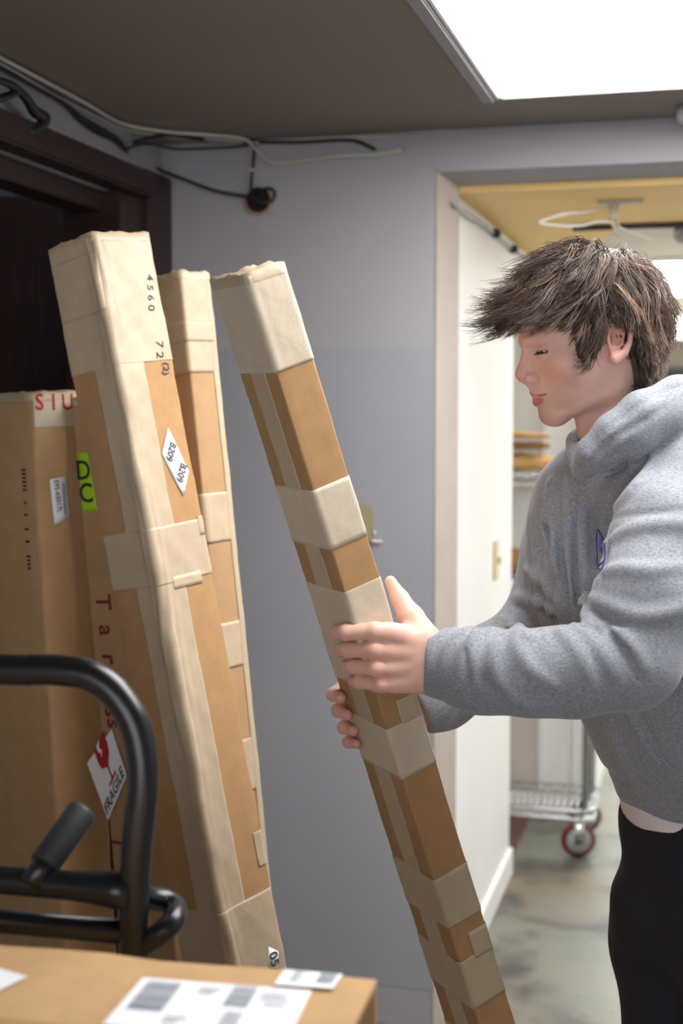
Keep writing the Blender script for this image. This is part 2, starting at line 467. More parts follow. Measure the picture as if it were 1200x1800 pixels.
class Carton:
    def __init__(c, name, label, top, bot, a, b, alpha, matl, seed=0, amp=.0012, edge_amp=0.0, r=.004, floor=True, cap=None, group=None):
        c.seed, c.amp, c.edge = seed, amp, edge_amp
        c.a, c.b, c.r = a, b, r
        P1 = U(*top); P0 = U(*bot)
        c.k = unit(P1 - P0)
        mid = (P1 + P0) / 2
        v = unit(mid - CAM); g = unit(v - c.k * v.dot(c.k)); wv = np.cross(g, c.k)
        al = math.radians(alpha)
        c.er = math.cos(al) * wv + math.sin(al) * g
        c.el = -math.sin(al) * wv + math.cos(al) * g
        c.L = np.linalg.norm(P1 - P0)
        c.O = P0
        if floor:                                     # run down until the lowest corner stands on the floor
            low = min((u * c.er + w_ * c.el)[2] for u in (0, b) for w_ in (0, a))
            ext = (P0[2] + low - .001) / c.k[2]
            c.O = P0 - c.k * ext; c.L += ext
        c.per = 2 * (a + b)
        c.corner = [0, b, b + a, 2 * b + a, c.per]
        base = c.O + (c.er * b + c.el * a) / 2
        c.root = thing(name, (base[0], base[1], max(0, base[2])), label, 'cardboard box', group)
        ss = []
        for i in range(4):
            s0, s1 = c.corner[i], c.corner[i + 1]
            n = max(5, int((s1 - s0) / .018))
            ss += [s0 + r * x for x in (-1, -.5, 0, .5)] + list(np.linspace(s0 + r, s1 - r, n))[:-1]
        ss = np.array(sorted(set(np.round(np.mod(ss, c.per), 6))))
        tt = np.linspace(0, c.L, int(c.L / .022))
        S, T = np.meshgrid(ss, tt)
        V = c.pos(S, T, 0).reshape(-1, 3)
        n, m = len(ss), len(tt)
        Fc = [(i * n + k, i * n + (k + 1) % n, (i + 1) * n + (k + 1) % n, (i + 1) * n + k) for i in range(m - 1) for k in range(n)]
        # ends: a sunken lid with a raised rim
        V = V.tolist()
        for (i, t0, dirn) in ((0, 0, 1), (m - 1, c.L, -1)):
            b0 = len(V)
            cen = c.O + c.k * (t0) + (c.er * b + c.el * a) / 2
            ringv = np.array(V[i * n:(i + 1) * n])
            inner = cen + (ringv - cen) * .93
            V += (inner + c.k * dirn * 0.0).tolist()
            V += (cen + (ringv - cen) * .9 + c.k * dirn * .004).tolist()
            V.append((cen + c.k * dirn * .003).tolist())
            for k in range(n):
                l = (k + 1) % n
                q = [(i * n + k, b0 + k, b0 + l, i * n + l), (b0 + k, b0 + n + k, b0 + n + l, b0 + l), (b0 + n + k, b0 + 2 * n, b0 + n + l)]
                Fc += q if dirn == 1 else [x[::-1] for x in q]
        c.body = mesh_obj('box_body', V, Fc, matl, c.root, True)
        # end closed with tape folded over the lid
        ms = np.linspace(0, c.per, 48, endpoint=False)
        pr = c.pos(ms, np.full(48, c.L), np.full(48, .0016))
        cn = c.O + c.k * c.L + (c.er * b + c.el * a) / 2
        wob = (.0016 * np.sin(ms * 90 + seed) + .0012 * np.sin(ms * 210))[:, None] * c.k
        V = np.vstack([pr - c.k * .012, pr + c.k * .0015 + wob * .4, cn + (pr - cn) * .9 + c.k * .004 + wob, [cn + c.k * .001]])
        Fc = [(i, (i + 1) % 48, 48 + (i + 1) % 48, 48 + i) for i in range(48)] + [(48 + i, 48 + (i + 1) % 48, 96 + (i + 1) % 48, 96 + i) for i in range(48)] + [(96 + i, 96 + (i + 1) % 48, 144) for i in range(48)]
        mesh_obj('end_tape', V, Fc, cap or M['tape'], c.root, True)

    def ring(c, s):
        s = np.mod(np.asarray(s, float), c.per)
        pts = np.array([[0, 0], [c.b, 0], [c.b, c.a], [0, c.a]])
        dirs = np.array([[1, 0], [0, 1], [-1, 0], [0, -1]])
        nrm = np.array([[0, -1], [1, 0], [0, 1], [-1, 0]])
        cs = np.array(c.corner)
        i = np.clip(np.searchsorted(cs, s, side='right') - 1, 0, 3)
        l = s - cs[i]; Ls = cs[i + 1] - cs[i]
        p = pts[i] + dirs[i] * l[..., None]
        n = nrm[i].astype(float)
        r = c.r
        for start in (True, False):
            msk = (l < r) if start else (Ls - l < r)
            j = np.where(start, i, (i + 1) % 4)
            d = np.where(start, l, -(Ls - l))
            ang = (d / r) * math.pi / 4
            # corner j: bisector direction = (normal of previous side + normal of side j)/sqrt2
            n1 = nrm[(j - 1) % 4]; n2 = nrm[j]
            bis = (n1 + n2) / math.sqrt(2)
            cen = pts[j] - (n1 + n2) * r
            tang = (n2 - n1) / math.sqrt(2)
            nn = bis * np.cos(ang)[..., None] + tang * np.sin(ang)[..., None]
            pp = cen + nn * r
            p = np.where(msk[..., None], pp, p); n = np.where(msk[..., None], nn, n)
        return p, n

    def pos(c, s, t, off):
        s = np.asarray(s, float); t = np.asarray(t, float)
        p, n = c.ring(s)
        sw = np.mod(s + c.per / 2, c.per) - c.per / 2
        d = c.amp * hashn(np.abs(sw), t, c.seed)
        # seam: continuous at the wrap because |sw| is used
        if c.edge:
            wgt = np.exp(-(sw / .02) ** 2)
            cr = .35 + .9 * np.abs(np.sin(sw * 170 + 1.6 * np.sin(t * 5.3 + c.seed) + .7 * np.sin(t * 17))) * (.6 + .4 * np.sin(t * 9 + c.seed)) + .35 * np.sin(t * 31 + sw * 60) * np.sin(t * 11 + c.seed)
            d = d + np.where(np.asarray(off) > .0002, c.edge * wgt * np.maximum(cr, 0), 0)
        o = (d + off)
        q = p + n * o[..., None]
        return c.O + q[..., :1] * c.er + q[..., 1:] * c.el + t[..., None] * c.k

    def st(c, px, py, face=None):
        Pr = onplane(px, py, c.O, np.cross(c.er, c.k))
        s = (Pr - c.O).dot(c.er); t = (Pr - c.O).dot(c.k)
        if (s < 0 and face is None) or face == 'l':
            Pl = onplane(px, py, c.O, np.cross(c.el, c.k))
            s = -(Pl - c.O).dot(c.el); t = (Pl - c.O).dot(c.k)
        return np.array([s, t])

    def t_edge(c, py):
        """position along the near edge whose projection has this pixel row"""
        lo, hi = 0.0, c.L
        for _ in range(40):
            m_ = (lo + hi) / 2
            if proj(c.O + c.k * m_)[1] > py: lo = m_
            else: hi = m_
        return lo

    def quad(c, name, q, off, matl, parent=None, thick=.0006, step=.012, grid=False):
        """patch with four (s,t) corners lying on the surface"""
        q = np.asarray(q, float)
        nu = max(2, int(np.linalg.norm(q[1] - q[0]) / step) + 1); nv = max(2, int(np.linalg.norm(q[3] - q[0]) / step) + 1)
        nu, nv = min(nu, 60), min(nv, 120)
        us, vs = np.linspace(0, 1, nu), np.linspace(0, 1, nv)
        if grid:                                  # columns and rows shared by every strip, so stacked tapes never poke through
            g_ = lambda a, b, st: np.array(sorted(set([0.0, 1.0]) | set((x - a) / (b - a) for x in np.arange(math.ceil(a / st) * st, b, st) if a + 1e-4 < x < b - 1e-4)))
            us = g_(q[0][0], q[1][0], .004); vs = g_(q[0][1], q[3][1], .008)
            nu, nv = len(us), len(vs)
        u, v = np.meshgrid(us, vs)
        Q = ((1 - u) * (1 - v))[..., None] * q[0] + (u * (1 - v))[..., None] * q[1] + (u * v)[..., None] * q[2] + ((1 - u) * v)[..., None] * q[3]
        # exact corners of the carton: snap the nearest columns so the strip bends cleanly
        A = c.pos(Q[..., 0], Q[..., 1], np.full(u.shape, off + thick)).reshape(-1, 3)
        B = c.pos(Q[..., 0], Q[..., 1], np.full(u.shape, off - .0003)).reshape(-1, 3)
        N = nu * nv
        V = np.vstack([A, B])
        Fc = [(i * nu + k, i * nu + k + 1, (i + 1) * nu + k + 1, (i + 1) * nu + k) for i in range(nv - 1) for k in range(nu - 1)]
        rim = [k for k in range(nu)] + [i * nu + nu - 1 for i in range(1, nv)] + [(nv - 1) * nu + k for k in range(nu - 2, -1, -1)] + [i * nu for i in range(nv - 2, 0, -1)]
        Fc += [(rim[j], N + rim[j], N + rim[(j + 1) % len(rim)], rim[(j + 1) % len(rim)]) for j in range(len(rim))]
        return mesh_obj(name, V, Fc, matl, parent or c.root, True)

    def strip(c, s0, s1, t0, t1, matl, off=.0004, name='tape', parent=None, skew=0.0):
        t0, t1 = min(t0, t1), max(t0, t1)
        return c.quad(name, [(s0, t0), (s1, t0 + skew), (s1, t1 + skew), (s0, t1)], off, matl, parent, step=.007, grid=True)

    def band(c, t0, t1, matl, jag=.0, off=.0006):
        # a tape wound right round the box (start hidden at the back)
        return c.strip(-c.a - c.b * .5, c.b + c.a * .5, t0, t1, matl, off)

    def text(c, s, centre, right, up, off, matl, parent=None, name='lettering'):
        V, Fc = text2d(s)
        cen = np.asarray(centre); r_ = np.asarray(right); u_ = np.asarray(up)
        Q = cen + V[:, :1] * r_ + V[:, 1:] * u_
        P = c.pos(Q[:, 0], Q[:, 1], np.full(len(Q), off))
        return mesh_obj(name, P, Fc, matl, parent or c.root)

KEEP = {}
# --- tall taped carton in front (leans to the left)
A_ = .121
c2 = Carton('shipping_carton', 'tall heavily taped cardboard box with creased front edge, leaning left behind the black cart', (163, 410, 2.28), (397, 1650, 2.24), .121, .123, 41, M['kraft'], 3, .0014, .0070)
ty = c2.t_edge
c2.strip(-.058, .056, 0.02, c2.L - .004, M['tape'], .0004)
c2.band(ty(640), c2.L - .002, M['tape'])
c2.band(ty(1030), ty(930), M['tape'])
c2.band(.05, ty(1604), M['tape'])
# torn tape ends beside the uncovered patches
c2.strip(c2.b * .84, c2.b * 1.3, ty(1560), ty(1500), M['tape'], .0009)
c2.strip(c2.b * .9, c2.b * 1.3, ty(960), ty(925), M['tape'], .0009)
c2.strip(.03, .095, ty(1030) - .012, ty(1020), M['tape'], .0009)
c2.strip(-c2.a * 1.2, .0, ty(545), ty(440), M['tape'], .0011)
q = [c2.st(*p) for p in ((283, 797), (321, 872), (330, 828), (294, 752))]
lb = c2.quad('label', q, .0014, M['label'])
q = np.array(q); r_ = unit(q[1] - q[0]); u_ = unit(q[3] - q[0])
cen = q.mean(0)
e1 = q[1] - q[0]; e2 = q[3] - q[0]
for f in (-.24, .25):
    rd = -unit(e2); sz = np.linalg.norm(e2) * .80 / 2.35
    c2.text('B209', cen + e1 * f, rd * sz, np.array([-rd[1], rd[0]]) * sz * 1.25, .0032, M['ink'], lb)
q = [c2.st(*p) for p in ((470, 1702), (486, 1706), (487, 1672), (471, 1664))]
lb = c2.quad('label', q, .0014, M['label'])
q = np.array(q)
c2.text('05', q.mean(0) + (.0, .0), (0, -.026), (.026, 0), .0032, M['ink'], lb)
for s_, p, z in (('4 5 6 0', (263, 515), .022), ('7 2', (279, 615), .024), ('(2)', (291, 648), .02)):
    c2.text(s_, c2.st(*p), (-.004, -z), (z * .9, -.002), .0016, M['ink'], name='handwriting')

# --- slimmer carton standing behind it to the right
c3 = Carton('shipping_carton', 'slim taped cardboard box standing behind the creased one, beside the grey wall', (317, 478, 2.52), (434, 1640, 2.46), .074, .074, 44, M['kraft_dark'], 8, .001, .0012)
ty = c3.t_edge
c3.band(ty(655), c3.L - .002, M['tape'])
c3.band(ty(955), ty(868), M['tape'])
c3.band(ty(1178), ty(1098), M['tape'])
c3.band(ty(1400), ty(1308), M['tape'])
c3.band(.05, ty(1560), M['tape'])
c3.strip(c3.b * .8, c3.b + .04, .02, c3.L - .004, M['tape'], .0009)
c3.strip(-c3.a * .8, c3.b * .9, c3.t_edge(600), c3.t_edge(563), M['tape'], .0011)

# --- carton tilted in the man's hands
ch = Carton('held_carton', 'long slim taped cardboard box tilted in the hands of the man', (432, 484, 1.80), (841, 1800, 1.985), .125, .058, 23, M['kraft'], 5, .0008, .001, r=.003)
ty = ch.t_edge
ch.strip(-ch.a * .68, -ch.a * .30, .02, ch.L - .004, M['tape'], .0004)
for y0, y1 in ((484, 655), (862, 967), (1042, 1218), (1282, 1370), (1547, 1632), (1692, 1775), (1850, 1960), (2060, 2160)):
    t1 = ty(y0) if y0 > 484 else ch.L - .002
    ch.band(ty(y1), t1, M['tape_white'] if y0 < 1300 else M['tape'])
ch.strip(ch.b * .42, ch.b + .03, ty(1285), ty(1245), M['tape'], .0009)
ch.strip(ch.b * .45, ch.b + .03, ty(1700), ty(1655), M['tape'], .0009)

# --- big carton at the far left
cA = Carton('tall_carton', 'wide brown cardboard box at the left edge with red letters on its taped top', (55, 693, 2.50), (113, 1640, 2.52), .34, .122, 36, M['kraft_light'], 11, .0012, .0015, r=.009)
ty = cA.t_edge
tp = cA.strip(.002, cA.b * 1.2, ty(752), cA.L - .003, M['tape_white'], .0004)
for s_, px in (('S', 68), ('I', 93), ('U', 118)):
    cA.text(s_, cA.st(px, 708), (.04, 0), (0, .042), .0022, M['redink'], tp)
q = [cA.st(*p) for p in ((95, 922), (121, 913), (114, 838), (87, 843))]
lb = cA.quad('label', q, .001, M['label'])
q = np.array(q); e2 = q[3] - q[0]; e1 = q[1] - q[0]
rd = -unit(e2); pu = np.array([-rd[1], rd[0]])
cA.text('E95-65017L', q.mean(0) - e1 * .12 + e2 * .1, rd * .0125, pu * .0150, .0026, M['ink'], lb)
def dash(st_, w_, h_, m, par, name, off):                    # smudged print: a short stroke lying along the box
    st_ = np.asarray(st_)
    Q = [st_ + np.array(d_) for d_ in ((-w_ / 2, -h_ / 2), (w_ / 2, -h_ / 2), (w_ / 2, h_ / 2), (-w_ / 2, h_ / 2))]
    P_ = cA.pos(np.array([x[0] for x in Q]), np.array([x[1] for x in Q]), np.full(4, off))
    return mesh_obj(name, P_, [(0, 1, 2, 3)], m, par)
for k_ in (.26, .36):
    dash(q.mean(0) + e1 * k_, .0035, np.linalg.norm(e2) * .7, M['greyink'], lb, 'small_print', .0026)
random.seed(5)
for py_ in list(range(826, 868, 7)) + [884, 905, 930, 952] + list(range(978, 1004, 7)):
    dash(cA.st(43 + (py_ - 840) * .06, py_, 'l'), .008 + .006 * random.random(), .0035, M['ink'], cA.root, 'stamp', .0016)

# --- shaded carton between, with lettering down its side
cC = Carton('tall_carton', 'shaded brown cardboard box with red lettering and a fragile sticker, behind the creased box', (224, 694, 2.47), (306, 1640, 2.475), .134, .10, 50, M['kraft_dark'], 17, .001, .0008)
q = [cC.st(*p, 'l') for p in ((139, 901), (176, 898), (165, 797), (126, 795))]
gs = cC.quad('green_sticker', q, .001, M['green'])
q = np.array(q); e2 = q[3] - q[0]; e1 = q[1] - q[0]
for s_, p in (('D', (148, 828)), ('C', (153, 868))):
    cC.text(s_, cC.st(*p, 'l'), (.048, 0), (0, .05), .0026, M['ink'], gs)
for s_, p in (('T', (181, 1058)), ('a', (187, 1108)), ('r', (192, 1158)), ('s', (197, 1252)), ('s', (201, 1272)), ('I', (207, 1481))):
    cC.text(s_, cC.st(*p, 'l'), (0, -.05), (.05, 0), .0016, M['darkredink'])
# fragile sticker: stuck on the shaded face, its left corner standing proud of the edge
fq = np.array([cC.st(*p, 'l') for p in ((193, 1441), (226, 1362), (199, 1281), (156, 1340))])
n_ = -cC.er
def cpt(st_, off):
    return cC.O - cC.el * st_[0] + cC.k * st_[1] + n_ * off
P4 = [cpt(s_, .005) for s_ in fq]
V = P4 + [p - n_ * .0008 for p in P4]
fr = mesh_obj('fragile_sticker', V, [(0, 1, 2, 3), (7, 6, 5, 4), (0, 4, 5, 1), (1, 5, 6, 2), (2, 6, 7, 3), (3, 7, 4, 0)], M['label'], cC.root)
e1 = fq[1] - fq[0]; e2 = fq[3] - fq[0]
def frm(x, y): return fq[0] + e1 * x + e2 * y
def fpoly(pts, m, name):
    mesh_obj(name, [cpt(frm(x, y), .0062) for x, y in pts] , [tuple(range(len(pts)))], m, fr)
fpoly([(.34, .93), (.80, .93), (.80, .72), (.75, .60), (.64, .53), (.60, .5), (.55, .5), (.50, .53), (.38, .60), (.34, .72)], M['redink'], 'glass_symbol')
fpoly([(.55, .51), (.60, .51), (.595, .29), (.555, .29)], M['redink'], 'glass_symbol')
fpoly([(.42, .30), (.74, .30), (.74, .26), (.42, .26)], M['redink'], 'glass_symbol')
mesh_obj('glass_symbol', [cpt(frm(x, y), .0066) for x, y in ((.46, .935), (.60, .935), (.52, .84), (.58, .78), (.50, .70), (.51, .79), (.45, .83))], [(0, 1, 2, 3, 4, 5, 6)], M['label'], fr)
Vt, Ft = text2d('FRAGILE')
wt = Vt[:, 0].max() - Vt[:, 0].min()
mesh_obj('lettering', [cpt(frm(.5 + x / wt * .9, .13 + y * .24), .0064) for x, y in Vt], Ft, M['ink'], fr)

# ------------------------------------------------------------------ carton on the cart (foreground)
ZT = 1.10
def top(px, py, dz=0):
    return onplane(px, py, (0, 0, ZT + dz), (0, 0, 1))
PA, PB, PD = top(662, 1722), top(0, 1660), top(607, 1800)
ux = unit(PA - PB); uy = np.array([ux[1], -ux[0], 0])         # along the back edge to the right; towards the camera
W_, D_, H_ = .66, .36, .899
root = thing('cart_carton', PA - ux * W_ / 2 + uy * D_ / 2 - VZ * H_, 'blurred cardboard box with shipping labels lying on the cart in the foreground', 'cardboard box')
def fb(x, y, z):                                              # local: x from the right back corner leftwards, y towards camera, z down
    return PA - ux * x + uy * y - VZ * z
def slab(x0, x1, y0, y1, z0, z1, name, m, n=14, amp=.0018, par=None):
    g = MB()
    xs = np.linspace(x0, x1, n)
    lo = []; 
    V = []
    for x in xs:
        for (y, z) in ((y0, z0), (y1, z0), (y1, z1), (y0, z1)):
            V.append(fb(x, y, z + amp * math.sin(x * 41 + y * 9) * .6 + amp * math.sin(x * 97 + y * 30) * .4))
    Fc = [(i * 4 + k, i * 4 + (k + 1) % 4, i * 4 + 4 + (k + 1) % 4, i * 4 + 4 + k) for i in range(n - 1) for k in range(4)] + [(3, 2, 1, 0), tuple(range(4 * n - 4, 4 * n))]
    g.add(V, Fc)
    return g.build(name, m, par or root)
def bottom_box():
    slab(0, W_, 0, D_, 0, .006, 'top_panel', M['kraft_light'])
    slab(.0, W_, 0, .005, .004, H_, 'back_panel', M['kraft_light'], amp=0)
    slab(.0, W_, D_ - .005, D_, .004, H_, 'front_panel', M['kraft_light'], amp=0)
    slab(W_ - .005, W_, .005, D_ - .005, .004, H_, 'side_panel', M['kraft_light'], 2, 0)
    slab(.13, .135, .005, D_ - .005, .006, H_, 'end_panel', M['kraft_dark'], 2, 0)
    slab(.0, W_, .005, D_ - .005, H_ - .006, H_, 'bottom_panel', M['kraft_light'], 2, 0)
bottom_box()
def onTop(px, py, dz=.0016):
    return top(px, py, dz)
def toplabel(name, pts, m, par, dz=.0030, th=.0008):
    P = [onTop(*p, dz) for p in pts]
    n = len(P)
    V = P + [p - VZ * th for p in P]
    return mesh_obj(name, V, [tuple(range(n)), tuple(range(n, 2 * n))[::-1]] + [(i, n + i, n + (i + 1) % n, (i + 1) % n) for i in range(n)], m, par)
def lblcoords(q):
    P = [np.array(x, float) for x in q]
    def f(u, v):
        a = onTop(*P[0]); b = onTop(*P[1]); c_ = onTop(*P[2]); d = onTop(*P[3])
        return (1 - u) * (1 - v) * a + u * (1 - v) * b + u * v * c_ + (1 - u) * v * d
    return f
def bars(par, f, u0, u1, v0, v1, n, m, seed, along='v'):
    random.seed(seed)
    g = MB(); x = 0
    ws = [random.choice((1, 1, 2, 3)) for _ in range(2 * n)]
    tot = sum(ws)
    for i, w_ in enumerate(ws):
        if i % 2 == 0:
            a, b = x / tot, (x + w_) / tot
            if along == 'v': c4 = [(u0, v0 + (v1 - v0) * a), (u1, v0 + (v1 - v0) * a), (u1, v0 + (v1 - v0) * b), (u0, v0 + (v1 - v0) * b)]
            else: c4 = [(u0 + (u1 - u0) * a, v0), (u0 + (u1 - u0) * b, v0), (u0 + (u1 - u0) * b, v1), (u0 + (u1 - u0) * a, v1)]
            g.add([f(*p) + VZ * .0018 for p in c4], [(0, 1, 2, 3)])
        x += w_
    return g.build('barcode', m, par)
lq = [(251, 1718), (548, 1741), (505, 1830), (180, 1800)]
lb = toplabel('shipping_label', lq, M['label'], root)
f = lblcoords(lq)
bars(lb, f, .06, .26, .10, .72, 26, M['greyink'], 3)
bars(lb, f, .56, .70, .06, .50, 14, M['greyink'], 4)
bars(lb, f, .60, .70, .60, .90, 14, M['greyink'], 5)
# illegible lines of small print
for (u0, u1, v) in ((.38, .50, .16), (.38, .47, .24), (.74, .88, .18), (.74, .90, .27), (.78, .90, .38), (.30, .42, .78), (.30, .38, .86)):
    mesh_obj('small_print', [f(*p) + VZ * .0018 for p in ((u0, v), (u1, v), (u1, v + .035), (u0, v + .035))], [(0, 1, 2, 3)], M['greyink'], lb)
lq = [(500, 1704), (602, 1712), (585, 1737), (482, 1730)]
lb = toplabel('shipping_label', lq, M['label'], root)
bars(lb, lblcoords(lq), .20, .42, .1, .9, 8, M['greyink'], 6, 'u'); bars(lb, lblcoords(lq), .66, .95, .1, .9, 5, M['greyink'], 7, 'v')
a_ = top(48, 1722); e1_ = unit(top(0, 1708) - a_) * .12; e2_ = top(0, 1746) - a_; e2_ = unit(e2_ - e1_ * e2_.dot(e1_) / e1_.dot(e1_)) * .075
P4 = [a_, a_ + e1_, a_ + e1_ + e2_, a_ + e2_]
mesh_obj('shipping_label', [p + VZ * .0030 for p in P4] + [p + VZ * .0022 for p in P4], [(0, 1, 2, 3), (7, 6, 5, 4), (0, 4, 5, 1), (1, 5, 6, 2), (2, 6, 7, 3), (3, 7, 4, 0)], M['label'], root)
P4 = [fb(.0, .15, -.0024), fb(W_, .15, -.0024), fb(W_, .215, -.0024), fb(.0, .215, -.0024)]
mesh_obj('tape', P4 + [p - VZ * .0008 for p in P4], [(0, 1, 2, 3), (7, 6, 5, 4), (0, 4, 5, 1), (1, 5, 6, 2), (2, 6, 7, 3), (3, 7, 4, 0)], M['kraft'], root)

# ------------------------------------------------------------------ hand cart
HCt = 1.375
base = U(120, 1700, HCt); base[2] = 0
cart = thing('hand_cart', base, 'black tubular steel hand cart with a looped handle at the lower left', 'hand cart')
rt = .0158
dl_ = -ux                                                    # leftwards, along the cart
pR = U(236, 1690, HCt)
def cp(x, z, y=0):                                           # cart plane: x metres left of right post, z height, y away from camera
    return np.array([pR[0], pR[1], 0]) + dl_ * x + VZ * z - uy * y
zt = float(U(150, 1180, HCt)[2]); zb = .16
Wc = .46
def plane_cart(px, py): return onplane(px, py, pR, uy)
loop = [cp(0, zb), cp(0, .6), cp(0, .9)] + [plane_cart(*p) for p in ((235, 1690), (237, 1540), (244, 1450), (251, 1385), (249, 1325), (234, 1267), (202, 1218), (160, 1188), (112, 1179), (60, 1177), (10, 1177))]
loop2 = []
for p in loop[::-1]:
    d_ = (p - pR).dot(dl_); loop2.append(p + dl_ * (Wc - 2 * d_))
MB().tube(loop + loop2, rt, 18, 6).build('handle_loop', M['blackmetal'], cart, True)
zb1 = float(U(120, 1566, HCt)[2]); zb2 = float(U(120, 1640, HCt)[2])
xs_ = np.array([0, .02, .04, .07, .12, Wc / 2, Wc - .12, Wc - .07, Wc - .04, Wc - .02, Wc])
MB().tube([cp(x, zb1) for x in xs_], [.0205, .0195, .0168, .015, .0145, .0145, .0145, .015, .0168, .0195, .0205], 18).build('crossbar', M['blackmetal'], cart, True)
MB().tube([cp(0, zb2), cp(Wc, zb2)], .0125, 14).build('crossbar', M['blackmetal'], cart, True)
for z in (.45, .25):
    MB().tube([cp(0, z), cp(Wc, z)], .0125, 12).build('crossbar', M['blackmetal'], cart, True)
# stub handle with a rubber sleeve
ga, gb = U(52, 1556, HCt + .01), U(143, 1428, HCt + .07)
gd = gb - ga
MB().tube([ga, ga + gd * .5], .0125, 16).build('stub_handle', M['blackmetal'], cart, True)
grip = MB().lathe([(.0145, 0), (.0162, .002), (.0162, np.linalg.norm(gd) * .72), (.0155, np.linalg.norm(gd) * .76), (.0115, np.linalg.norm(gd) * .785), (.004, np.linalg.norm(gd) * .79)], ga + gd * .26, gd, 20)
grip.build('grip', M['rubber'], cart, True)
# bent side loop behind the post
sl = [U(228, 1560, HCt + .012), U(262, 1578, HCt + .03), U(292, 1583, HCt + .04), U(309, 1598, HCt + .03), U(304, 1618, HCt + .005), U(283, 1640, HCt - .004), U(250, 1662, HCt + .0), U(232, 1676, HCt + .004)]
MB().tube(sl, .0118, 14, 5).build('side_loop', M['blackmetal'], cart, True)
# bed and wheels
g = MB(); c0 = cp(Wc / 2, .185, -.22)
g.obox(c0, [dl_ * (Wc + .16), uy * .5, VZ * .03]); g.build('bed', M['blackmetal'], cart)
for x in (.02, Wc - .02):
    for y in (-.42, -.02):
        MB().lathe([(.03, -.02), (.078, -.018), (.08, 0), (.078, .018), (.03, .02)], cp(x, .081, y), dl_, 20).build('wheel', M['rubber'], cart, True)
        MB().obox(cp(x, .125, y), [dl_ * .055, uy * .02, VZ * .09]).build('wheel_fork', M['blackmetal'], cart)
# put the carton on the bed
# ------------------------------------------------------------------ cables and fittings of the front room
def W(px, py, off=.006): return onplane(px, py, (0, Y0 - off, 0), (0, 1, 0))
def LW(px, py, off=.006): return onplane(px, py, (XL + off, 0, 0), (1, 0, 0))
def CE(px, py, off=.006): return onplane(px, py, (0, 0, HC - off), (0, 0, 1))
def LC(px, off=.02):
    """point near the edge of left wall and ceiling"""
    q = onplane(px, 200, (XL + off, 0, 0), (1, 0, 0)); return np.array([XL + off, q[1], HC - off])
def cable(name, pts, r, m, label, n=8, k=5):
    pts = np.array(pts); pts[:, 2] = np.where(pts[:, 1] < Y0, np.minimum(pts[:, 2], HC - .006), pts[:, 2])
    o = MB().tube(pts, r, n, k).build(name, m, None, True)
    return tag(o, label, 'cable')
def SF(px, py, off=.008):
    """nearest of left wall, grey wall and ceiling along the pixel's ray, moved off the surface"""
    c = [LW(px, py, off), W(px, py, off), CE(px, py, off)]
    q = min(c, key=lambda p: (p - CAM).dot(FW))
    q[0] = max(q[0], XL + off); q[1] = min(q[1], Y0 - off); q[2] = min(q[2], HC - off)
    return q
def sfs(pts, off=.008): return [SF(*p, off) for p in pts]
cable('white_cable', sfs([(-20, 90), (0, 101), (70, 138), (150, 181), (215, 217), (290, 231), (365, 237), (428, 244), (450, 263), (478, 286), (540, 282), (600, 274), (660, 272), (706, 263)], .010), .0046, M['whitecable'], 'off white cable following the ceiling edge and ending at a nail on the grey wall')
cable('white_cable', sfs([(-20, 100), (30, 127), (90, 163), (160, 200), (220, 226), (300, 240), (380, 245), (450, 249), (520, 247), (600, 242), (680, 240), (752, 239)], .005), .0032, M['whitecable'], 'thin off white cable running in the ceiling corner below the thicker one')
cable('black_cable', sfs([(-20, 108), (20, 130), (70, 158), (115, 184), (140, 207), (170, 227), (205, 246), (224, 268)], .012), [.004, .004, .004, .005, .008, .011, .008, .004], M['blackcable'], 'thick black cable sagging from the ceiling corner to the maroon door frame')
cable('black_cable', sfs([(235, 250), (290, 238), (360, 245), (430, 249), (520, 250), (600, 246), (628, 249), (660, 263)], .006), .0046, M['blackcable'], 'black cable pinned along the top of the grey wall')
cable('black_cable', sfs([(222, 262), (260, 252), (310, 262), (400, 259), (450, 253)], .014), .003, M['blackcable'], 'short thin black cable just above the maroon frame corner')
cable('coaxial_cable', [W(448, 250, .012), W(445, 285, .012), W(441, 325, .016), W(446, 345, .03), W(460, 356, .03), W(478, 352, .022), W(482, 338, .02), W(470, 331, .018), W(452, 340, .01), W(452, 350, -.02)], .0042, M['blackcable'], 'black coaxial cable dropping from the ceiling and looping into the wall hole')
cable('black_cable', [W(272, 294, .035), W(292, 303, .012), W(330, 318, .012), W(380, 336, .012), W(425, 344, .014), W(445, 348, .012), W(452, 352, -.02)], .0042, M['blackcable'], 'black cable slanting from the maroon frame to the wall hole')
cable('black_strap', [LW(-10, 138, .05), LW(20, 150, .05), LW(45, 172, .05), LW(60, 195, .05), LW(78, 208, .05), LW(70, 222, .05), LW(50, 234, .05)], [.006, .009, .010, .012, .014, .011, .006], M['blackcable'], 'black cable bundle hooked high on the left wall in the top left corner')
cable('black_strap', [LW(-12, 176, .04), LW(10, 170, .045), LW(35, 160, .05)], .008, M['blackcable'], 'short black cable end below the hooked bundle at the left edge')
# clips
for i, (p, lab) in enumerate((((442, 299), 'small white cable clip on the black coaxial cable'), ((449, 252), 'small white cable clip at the top of the coaxial cable'))):
    q = W(*p, .014); o = MB().obox(q, [(.016, 0, 0), (0, .012, 0), (0, 0, .007)]).build('cable_clip', M['whitecable']); tag(o, lab, 'cable clip')
